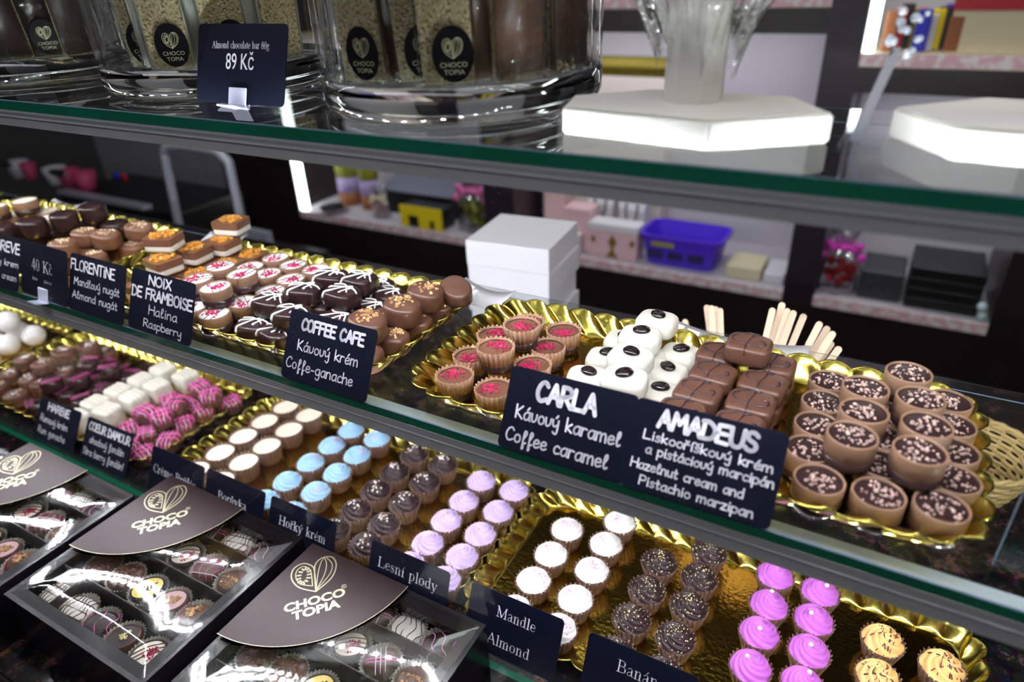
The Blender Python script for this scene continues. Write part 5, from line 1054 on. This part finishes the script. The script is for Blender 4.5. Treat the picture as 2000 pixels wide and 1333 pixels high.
for x, yb, z, lb, lay, who in ((-0.3855, -0.0100, 0.0276, 'dark windowed praline box with brown logo flap, frontmost right', LAY3, 'right box'), (-0.5775, -0.0100, 0.0326, 'dark windowed praline box with brown logo flap, middle of the row', LAY, 'middle box'), (-0.7690, -0.0440, 0.0326, 'dark windowed praline box left of the middle box', LAY, 'left box'), (-0.9560, -0.0600, 0.0276, 'dark windowed praline box cut off by the left edge', LAY, 'far left box')):
    choc_box(x, yb, z, lb)
    tag(link('closed_box', B_CLOSED, None, (x, yb - BD, 0.0003), (0, 0, 0), (1, 1, (z - 0.0006) / (BH - 0.0005))), 'closed dark box underneath the %s' % who, 'praline box', 'closed boxes under the windowed ones')
    for ri, row in enumerate(lay):
        for ci, (kd, rx, rot) in enumerate(row):
            if ri == 3 and ci < 2: continue
            put('boxed_praline', BK[kd], (x + rx, yb - BD + ROWS[ri], z + 0.0023), rot, '%s in the %s, %s, %s' % (kd, who, RN[ri], CN[ci]), 'praline', 'pralines in the windowed boxes', sc=0.93)

# ---------------------------------------------------------------- behind the case on the granite
t = None
for k in range(4):
    o = link('cake_box', bevbox('cake_box', WCARD, 0.130, 0.125, 0.0375, 0.0008), None, (-0.470 + (0.003, -0.002, 0.002, 0)[k], 0.548, 0.0003 + k * 0.0379), (0, 0, math.radians(5 + (0, 1, -1, 0.5)[k])))
    tag(o, 'white cardboard cake box, %s of the stack behind the praline shelf' % ('bottom', 'second from the bottom', 'third from the bottom', 'topmost')[k], 'box', 'stack of white cake boxes')
cupc = at(1450, 790, y=0.335); cx, cy = cupc.x, 0.335
t = thing('stirrer_cup', 'dark cup holding a fan of wooden stirrers behind the swirl squares', 'cup', (cx, cy, 0.0003))
bm = bmesh.new(); lathe(bm, [(0.028, 0), (0.030, 0.001), (0.036, 0.085), (0.0345, 0.085), (0.0285, 0.003)], 40); link('body', finish(bm, 'body', BLACK), t)
tops = [(1380, 596), (1389, 597), (1397, 599), (1406, 602), (1337, 624), (1510, 602), (1529, 591), (1539, 603), (1551, 607), (1571, 614), (1603, 629), (1618, 638), (1629, 648), (1626, 668), (1641, 678)]
w_ = ['leftmost of the left bunch', 'second of the left bunch', 'third of the left bunch', 'rightmost of the left bunch', 'short one alone at the far left', 'leftmost of the middle bunch', 'tallest of the middle bunch', 'third of the middle bunch', 'fourth of the middle bunch', 'rightmost of the middle bunch', 'tallest of the right bunch', 'second of the right bunch', 'third of the right bunch', 'low one of the right bunch', 'lowest at the far right']
for k, (px, py) in enumerate(tops):
    T = at(px, py, y=cy + 0.0022 * (k - 7) * (1 if k % 2 else -1)); Bp = Vector((cx + max(-1, min(1, (T.x - cx) / 0.09)) * 0.020, cy + 0.0018 * (k - 7) * (1 if k % 2 else -1), 0.006)); L_ = (T - Bp).length
    bm = bmesh.new(); hw = 0.0032
    pr = [(-hw, 0), (hw, 0)] + [(hw * math.cos(a * PI / 8), L_ - hw + hw * math.sin(a * PI / 8)) for a in range(9)]
    flat_outline(bm, pr, -0.0008, 0.0008)
    zz = (T - Bp).normalized(); yy = Vector((0.25 * math.sin(k), -1, 0.1)); xx = zz.cross(yy).normalized() * -1; yy = zz.cross(xx).normalized()
    o = link('wooden_stirrer', finish(bm, 'wooden_stirrer', WOODS, False)); o.matrix_world = Matrix((( -xx.x, zz.x, yy.x, Bp.x), (-xx.y, zz.y, yy.y, Bp.y), (-xx.z, zz.z, yy.z, Bp.z), (0, 0, 0, 1)))
    tag(o, 'pale wooden stirrer, ' + w_[k], 'stirrer', 'wooden stirrers')
# wicker basket on the granite at the right
t = thing('wicker_basket', 'small round pale wicker basket on the granite behind the right end of the shelf', 'basket', (0.129, 0.402, 0.0004))
bm = bmesh.new(); NB = 72; rb = lambda u: 0.034 + 0.021 * u ** 0.8
for k in range(12):
    u = k / 11; r = rb(u)
    tube(bm, [((r + 0.0014 * math.sin(12 * 2 * PI * i / NB + PI * k)) * math.cos(2 * PI * i / NB), (r + 0.0014 * math.sin(12 * 2 * PI * i / NB + PI * k)) * math.sin(2 * PI * i / NB), 0.003 + 0.0045 * k) for i in range(NB + 1)], 0.0020, 5)
link('weave', finish(bm, 'weave', WICK), t)
bm = bmesh.new()
for i in range(24):
    a = 2 * PI * i / 24; tube(bm, [(rb(u) * math.cos(a), rb(u) * math.sin(a), 0.002 + 0.052 * u) for u in (0, .25, .5, .75, 1)], 0.0013, 5)
lathe(bm, [(0.033, 0.001), (0.0335, 0.003)], 40); link('stakes', finish(bm, 'stakes', WICK), t)
bm = bmesh.new()
for dz in (0, PI): tube(bm, [((0.0560 + 0.0016 * math.cos(12 * a + dz)) * math.cos(a), (0.0560 + 0.0016 * math.cos(12 * a + dz)) * math.sin(a), 0.055 + 0.0016 * math.sin(12 * a + dz)) for a in [2 * PI * i / NB for i in range(NB + 1)]], 0.0024, 6)
link('rim', finish(bm, 'rim', WICK), t)
# white paper sheets under the tray corners
def sheet(label, x, y, w_, d_, rz, z=ZM):
    bm = bmesh.new(); rs = []
    for i in range(9):
        u = i / 8 - 0.5; rs.append([(u * w_, -d_ / 2, 0.0004 + 0.004 * max(0, u) ** 2), (u * w_, d_ / 2, 0.0006 + 0.03 * u * u), (u * w_, d_ / 2, 0.0003 + 0.03 * u * u), (u * w_, -d_ / 2, 0.0001 + 0.004 * max(0, u) ** 2)])
    rings(bm, rs); tag(link('paper_sheet', finish(bm, 'paper_sheet', WCARD), None, (x, y, z + 0.0002), (0, 0, rz)), label, 'paper', 'white paper on the shelf')
sheet('white paper sheet behind the almond squares at the gap between two trays', -0.668, 0.178, 0.05, 0.05, 0.3)
sheet('white paper sheet behind the tray corner by the milk ovals', -0.318, 0.186, 0.06, 0.034, -0.1)
sheet('white paper sheet behind the tray rim at the swirl squares', -0.085, 0.190, 0.11, 0.030, 0.0)
sheet('white paper sheet at the far left behind the blurred tray', -0.995, 0.185, 0.06, 0.04, 0.2)

# ---------------------------------------------------------------- things in the wall niches (blurred)
SZ = -0.3908
def nb(name, label, cat, mat, x0, x1, y0, y1, h, group=None, z=SZ, bev=0.004):
    o = link(name, boxme(name, mat, -(x1 - x0) / 2, (x1 - x0) / 2, -(y1 - y0) / 2, (y1 - y0) / 2, 0, h, bev=bev), None, ((x0 + x1) / 2, (y0 + y1) / 2, z)); return tag(o, label, cat, group)
def bottle(x, y, label, cols, r=0.034, h=0.15):
    t = thing('sweet_jar', label, 'jar', (x, y, SZ), group='sweet jars in the left niche'); r *= 1.5; h *= 1.3
    bm = bmesh.new(); lathe(bm, [(r * .9, 0), (r, .004), (r, h * .3)], 28); link('lower_body', finish(bm, 'lower_body', cols[0]), t)
    bm = bmesh.new(); lathe(bm, [(r * 1.01, h * .3), (r * 1.01, h * .62)], 28); link('paper_label', finish(bm, 'paper_label', cols[1]), t)
    bm = bmesh.new(); lathe(bm, [(r, h * .62), (r * .96, h * .7), (r * 1.03, h * .72), (r * 1.03, h * .98), (r * .95, h)], 28); link('lid', finish(bm, 'lid', cols[2]), t)
OLV = pm('olive_lid', s(150, 150, 50), 0.5); LAV = pm('lavender_label', s(176, 160, 210), 0.6); BRN = pm('brown_sweets', s(150, 90, 50), 0.5)
bottle(-2.045, 1.870, 'sweet jar with olive lid and lavender label by the white light strip', (BRN, LAV, OLV))
bottle(-1.915, 1.850, 'slimmer sweet jar right of the olive-lidded one', (BRN, LAV, OLV), 0.028, 0.155)
bm = bmesh.new(); lathe(bm, [(0.03, 0), (0.05, 0.012), (0.062, 0.022), (0.058, 0.022), (0.03, 0.008)], 32); tag(link('silver_dish', finish(bm, 'silver_dish', CHROME), None, (-2.03, 1.740, SZ)), 'small silver dish in front of the olive-lidded jar', 'dish')
def bag(name, x, y, label, h, r, mat, mat2, group=None, z=SZ):
    t = thing(name, label, 'gift bag', (x, y, z), group=group); rr = random.Random(int(abs(x) * 100)); bm = bmesh.new(); rs = []
    for i in range(12):
        u = i / 11; q = r * (1 - 0.25 * u) if u < .55 else (r * 0.35 if u < .66 else r * (0.35 + (u - .66) * 1.6))
        rs.append([(q * (1 + .12 * math.sin(7 * a + 3 * u) + .06 * math.sin(13 * a)) * math.cos(a), q * .7 * (1 + .12 * math.sin(7 * a + 3 * u)) * math.sin(a), h * u) for a in [2 * PI * k / 36 for k in range(36)]])
    rings(bm, rs, cap1=False); link('clear_bag', finish(bm, 'clear_bag', mat), t)
    bm = bmesh.new()
    for _ in range(16): ball(bm, (rr.uniform(-.6, .6) * r, rr.uniform(-.4, .4) * r, rr.uniform(.12, .42) * h), r * .24, 2)
    link('sweets', finish(bm, 'sweets', mat2[0]), t)
    bm = bmesh.new(); lathe(bm, [(r * .42, h * .57), (r * .45, h * .60), (r * .42, h * .64)], 24)
    for sx in (-1, 1):
        for k in range(3): ball(bm, (sx * r * (.5 + .2 * k), -r * .3, h * (.60 + .05 * k * (1 if k < 2 else -1))), r * .24, 2)
    link('bow', finish(bm, 'bow', mat2[1]), t)
    return t
FOILB = thin('cellophane_bag', (0.92, 0.92, 0.94, 1), 0.30, 0.1, wave=1.0, power=1.5, wscale=12)
MAG2 = pm('magenta_ribbon', s(215, 60, 190), 0.4)
bag('cellophane_bag', -0.088, 1.775, 'cellophane bag of red sweets with magenta bow in the right niche', 0.225, 0.056, FOILB, (REDP, MAG2))
bag('cellophane_bag', -1.365, 1.800, 'cellophane bag with olive filling and pink bow beside the yellow box', 0.25, 0.072, FOILB, (OLV, pm('pink_ribbon', s(220, 110, 170), 0.5)))
bag('cellophane_bag', -1.800, 1.770, 'small crumpled pale cellophane bag in front of the grey display box', 0.13, 0.040, FOILB, (PINKC, CREAMC))
t = thing('display_box', 'dark display box with slanting grey lid behind the yellow box', 'box', (-1.66, 1.925, SZ)); link('body', boxme('body', BLACK, -0.16, 0.16, -0.09, 0.09, 0, 0.09), t)
bm = bmesh.new(); flat_outline(bm, [(-0.17, -0.105), (0.17, -0.105), (0.17, 0.10), (-0.17, 0.10)], 0.0, 0.006); link('lid', finish(bm, 'lid', pm('slate_lid', s(110, 114, 134), 0.4), False), t, (0, 0, 0.135), (0.42, 0, 0))
t = thing('yellow_box', 'bright yellow box with dark cut-outs in the left niche', 'box', (-1.565, 1.765, SZ))
bm = bmesh.new(); flat_outline(bm, [(-0.098, 0.0), (-0.098, 0.085), (0.098, 0.085), (0.098, 0.0), (0.062, 0.0), (0.062, 0.036), (0.040, 0.036), (0.040, 0.0), (-0.010, 0.0), (-0.010, 0.048), (-0.062, 0.048), (-0.062, 0.0)], -0.003, 0.003); link('front', finish(bm, 'front', YBOX, False), t, (0, -0.045, 0), (PI / 2, 0, 0))
link('body', boxme('body', BLACK, -0.095, 0.095, -0.040, 0.045, 0.0005, 0.080), t)
# middle niche
def paper_bag(x, y, label, w_, d_, h, orn=True, top=True):
    t = thing('gift_bag', label, 'gift bag', (x, y, SZ), group='pale pink gift bags')
    link('body', boxme('body', PINKC, -w_ / 2, w_ / 2, -d_ / 2, d_ / 2, 0, h * (0.82 if top else 1), bev=0.002), t)
    if top: link('top_band', boxme('top_band', WCARD, -w_ / 2 - .001, w_ / 2 + .001, -d_ / 2 - .001, d_ / 2 + .001, h * 0.82, h, bev=0.001), t)
    if orn:
        bm = bmesh.new()
        for ox, sc in ((0, 1.0), (-w_ * .40, .7), (w_ * .40, .7)):
            pts = [(0, .10), (.012, .075), (.016, .06), (.006, .048), (.005, .03), (.016, .012), (.020, 0), (-.020, 0), (-.016, .012), (-.005, .03), (-.006, .048), (-.016, .06), (-.012, .075)]
            oz = 0.004 if ox == 0 else h * .42
            if ox: pts = [(0, .045), (.014, .03), (.016, .018), (.008, 0), (-.008, 0), (-.016, .018), (-.014, .03)]
            flat_outline(bm, [(ox + a * sc * (.8 if ox else 1), oz + b_ * sc * h / .115 * .8) for a, b_ in pts], 0, 0.0012)
        link('ornament', finish(bm, 'ornament', OLIVE, False), t, (0, -d_ / 2, 0), (PI / 2, 0, 0))
    return t
paper_bag(-0.783, 1.765, 'pale pink gift bag with gold ornament and white top beside the purple basket', 0.172, 0.07, 0.118)
paper_bag(-0.925, 1.790, 'plain pale pink gift bag left of the ornamented one', 0.100, 0.08, 0.150, False, False)
paper_bag(-1.070, 1.910, 'plain pale pink gift bag at the back left of the middle niche', 0.080, 0.08, 0.205, False, False)
for k, (x, z_) in enumerate(((-0.880, 0.20), (-0.765, 0.19))):
    t = thing('white_bag', 'white paper carrier bag with dark cord behind the pink bags, %s' % ('left one', 'right one')[k], 'carrier bag', (x, 1.890, SZ), group='white carrier bags')
    bm = bmesh.new(); rings(bm, [[(-.04, -.03, 0), (.04, -.03, 0), (.04, .03, 0), (-.04, .03, 0)], [(-.045, -.035, z_ * .7), (.045, -.035, z_ * .7), (.045, .035, z_ * .7), (-.045, .035, z_ * .7)], [(-.060, -.01, z_ + .03), (.060, -.01, z_ + .03), (.060, .01, z_ + .03), (-.060, .01, z_ + .03)]]); link('body', finish(bm, 'body', WCARD, False), t)
    bm = bmesh.new(); tube(bm, smooth_path([(-.02, -.034, z_ * .86), (-.018, -.042, z_ * .60), (0, -.046, z_ * .45), (.018, -.042, z_ * .60), (.02, -.034, z_ * .86)], 4), .003, 6); link('cord', finish(bm, 'cord', BLACK), t)
bm = bmesh.new(); lathe(bm, [(0.030, 0), (0.032, 0.003), (0.032, 0.085), (0.028, 0.09)], 28); tag(link('pillar_candle', finish(bm, 'pillar_candle', pm('lime_wax', s(226, 230, 150), 0.5)), None, (-0.985, 1.85, SZ)), 'pale lime pillar candle behind the white cake boxes', 'candle')
bm = bmesh.new(); lathe(bm, [(0.03, 0), (0.06, 0.02), (0.075, 0.05), (0.071, 0.05), (0.03, 0.01)], 32); tag(link('cream_bowl', finish(bm, 'cream_bowl', CREAM), None, (-1.040, 1.775, SZ)), 'cream bowl at the left end of the middle niche', 'bowl')
nb('carton', 'small white and lime carton in front of the carrier bags', 'box', WCARD, -0.955, -0.895, 1.705, 1.740, 0.075)
# purple basket
t = thing('plastic_basket', 'purple plastic basket with slotted sides in the middle niche', 'basket', (-0.560, 1.815, SZ))
bm = bmesh.new(); sq = lambda k, z: [(x, y, z) for x, y in superell(0.262, 0.17, 6, k, 40)]
rings(bm, [sq(.84, 0), sq(.86, .004), sq(.98, .092), sq(1.05, .094), sq(1.05, .104), sq(.97, .104), sq(.96, .098), sq(.83, .008)]); link('body', sharp(finish(bm, 'body', PURPLE), 0.5), t)
DKP = pm('purple_slots', s(30, 16, 90), 0.6)
for k in range(3):
    o = link('slot_panel', boxme('slot_panel', DKP, -0.026, 0.026, -0.002, 0.002, 0, 0.030), t, (-0.075 + 0.066 * k, -0.0795, 0.026), (-0.10, 0, 0))
link('tag', boxme('tag', pm('olive_tag', s(150, 140, 60), 0.5), -0.038, 0.038, -0.001, 0.001, 0, 0.016), t, (-0.050, -0.0895, 0.070), (-0.10, 0, 0))
nb('carton', 'cream carton lying right of the purple basket', 'box', CREAMC, -0.405, -0.300, 1.735, 1.86, 0.040)
nb('carton', 'grey-white carton at the right end of the middle niche', 'box', WCARD, -0.292, -0.232, 1.74, 1.87, 0.030)
# right niche
nb('tin_box', 'flat dark box right of the cellophane bag', 'box', pm('charcoal_box', s(52, 54, 60), 0.35), -0.030, 0.082, 1.745, 1.90, 0.085)
for k in range(4):
    o = nb('tin_box', 'dark box with clear window, %s of the stack in the right niche' % ('bottom', 'second', 'third', 'topmost')[k], 'box', BLACK, 0.092, 0.268, 1.735, 1.92, 0.0295, 'stack of dark boxes in the right niche', SZ + k * 0.0301, 0.002)
bm = bmesh.new(); ball(bm, (0, 0, 0.013), 0.013, 3); me_ = finish(bm, 'glass_ball', pm('glass_ball', s(190, 215, 220), 0.08, coat=1.0))
for k in range(2): tag(link('glass_ball', me_, None, (0.280 - 0.006 * k, 1.722, SZ + 0.0265 * k)), 'small glass ball at the right end of the niche, %s' % ('lower', 'upper')[k], 'ornament', 'glass balls')
# upper right niche
Z2 = 0.238 + 0.0345
t = thing('gift_carton', 'cream carton with red lid in the upper right niche', 'box', (0.130, 1.79, Z2)); link('body', boxme('body', CREAMC, -0.09, 0.09, -0.06, 0.06, 0, 0.092), t); link('lid', boxme('lid', REDP, -0.093, 0.093, -0.063, 0.063, 0.092, 0.125), t)
cols = [BRN, REDP, BLACK, OLV, pm('orange_wrap', s(206, 110, 30), 0.4), BLUEP, WCARD, YBOX, BLACK, PURPLE]
rr = random.Random(11)
for k in range(11):
    x = -0.085 + 0.0135 * k; o = link('sweet_packet', bevbox('sweet_packet', cols[k % len(cols)], 0.03, 0.012, 0.075 + 0.03 * rr.random(), 0.003), None, (x, 1.735 + 0.020 * (k % 5), Z2 + 0.002), (0, 0, 0.0))
    o['label'] = '%s sweet packet leaning in the upper right niche, %s' % (['brown', 'red', 'black', 'olive', 'orange', 'blue', 'white', 'yellow', 'black', 'purple', 'brown'][k], ['first from left', 'second', 'third', 'fourth', 'fifth', 'sixth', 'seventh', 'eighth', 'ninth', 'tenth', 'last by the carton'][k]); o['category'] = 'packet'; o['group'] = 'sweet packets in the upper right niche'
# middle niche, high: white crate with a golden bead garland
t = thing('white_crate', 'white slatted crate with golden beads high behind the wooden stand', 'crate', (-0.90, 2.005, SZ))
link('body', boxme('body', pm('warm_white_crate', s(226, 214, 206), 0.6), -0.20, 0.20, -0.035, 0.04, 0, 0.545, bev=0.003), t)
bm = bmesh.new()
for k in range(26): ball(bm, (-0.20 + 0.016 * k, -0.037, 0.578), 0.011, 2)
box(bm, -0.205, 0.205, -0.033, 0.04, 0.546, 0.60); link('bead_trim', finish(bm, 'bead_trim', pm('gold_beads', s(140, 124, 30), 0.4)), t)

# ---------------------------------------------------------------- left background
YM = 1.20
bc = nb('back_counter', 'dark back counter carrying the coffee machine', 'counter', WENGE, -3.35, -1.95, YM, 1.60, 0.50, z=FZ + 0.001)
mz = FZ + 0.502
t = thing('coffee_machine', 'dark coffee machine with chrome trim blurred at the far left', 'coffee machine', (-2.55, YM + 0.22, mz))
link('body', boxme('body', BLACK, -0.60, 0.16, -0.17, 0.18, 0, 0.20, bev=0.01), t)
link('cup_rail', boxme('cup_rail', GREYM, -0.58, 0.0, -0.18, -0.14, 0.201, 0.215), t)
for k, px in enumerate(((0, 322), (105, 340))):
    p = at(px[0], px[1], y=YM + 0.03); bm = bmesh.new(); ball(bm, (0, 0, 0), 0.035, 3, 0.6); o = link('chrome_knob', finish(bm, 'chrome_knob', CHROME), t, (p.x + 2.55, -0.175, p.z - mz)); o.scale = (1.8, .5, .8)
for mt, px in ((BLUEP, (226, 344)), (REDP, (241, 347))):
    p = at(px[0], px[1], y=YM + 0.045); bm = bmesh.new(); lathe(bm, [(0.016, 0), (0.016, .006)], 20); link('button', finish(bm, 'button', mt), t, (p.x + 2.55, -0.17, p.z - mz), (PI / 2, 0, 0))
cupz = mz + 0.2005
for k, (px, mt, w2) in enumerate(((15, WCARD, 0.05), (35, PINKP, 0.035), (85, WCARD, 0.05), (110, PINKP, .05), (140, PINKP, .05))):
    p = at(px, 275, y=YM + 0.14); bm = bmesh.new(); lathe(bm, [(w2 * .6, 0), (w2 * .66, .004), (w2, .075), (w2 * .93, .075), (w2 * .6, .006)], 28)
    tag(link('paper_cup', finish(bm, 'paper_cup', mt), None, (p.x, p.y, cupz)), '%s cup on the coffee machine, %s' % ('white' if mt is WCARD else 'pink', ['first from left', 'second from left', 'third from left', 'fourth from left', 'rightmost'][k]), 'cup', 'cups on the coffee machine')
# folding step stool with a tubular frame
a0, a1 = at(335, 300, y=1.08), at(460, 305, y=1.08); b0, b1 = at(335, 462, y=1.02), at(497, 470, y=1.02)
t = thing('step_stool', 'folding step stool with silver tubular frame left of the niches', 'step stool', ((a0.x + a1.x) / 2, 1.05, FZ)); O = Vector(((a0.x + a1.x) / 2, 1.05, FZ))
zt = max(a0.z, a1.z) + 0.02; hw = (a1.x - a0.x) / 2
bm = bmesh.new(); tube(bm, smooth_path([(-hw * 1.12, -0.06, 0.013), (-hw * 1.04, -0.03, (zt - FZ) * .5), (-hw, 0.0, zt - FZ - .08), (-hw * .9, 0.0, zt - FZ - .02), (-hw * .6, 0, zt - FZ), (hw * .6, 0, zt - FZ), (hw * .9, 0, zt - FZ - .02), (hw, 0, zt - FZ - .08), (hw * 1.10, -0.03, (zt - FZ) * .5), (hw * 1.25, -0.06, 0.013)], 5), 0.013, 10); link('frame', finish(bm, 'frame', GREYM), t)
for k, z_ in enumerate((0.30, (zt - FZ) * .68)): link('tread', boxme('tread', BLACK, -hw * .98, hw * .98, -0.10, 0.06, z_, z_ + 0.025), t)
link('rear_legs', boxme('rear_legs', GREYM, -hw * .8, hw * .8, 0.10, 0.125, 0.001, (zt - FZ) * .72), t)
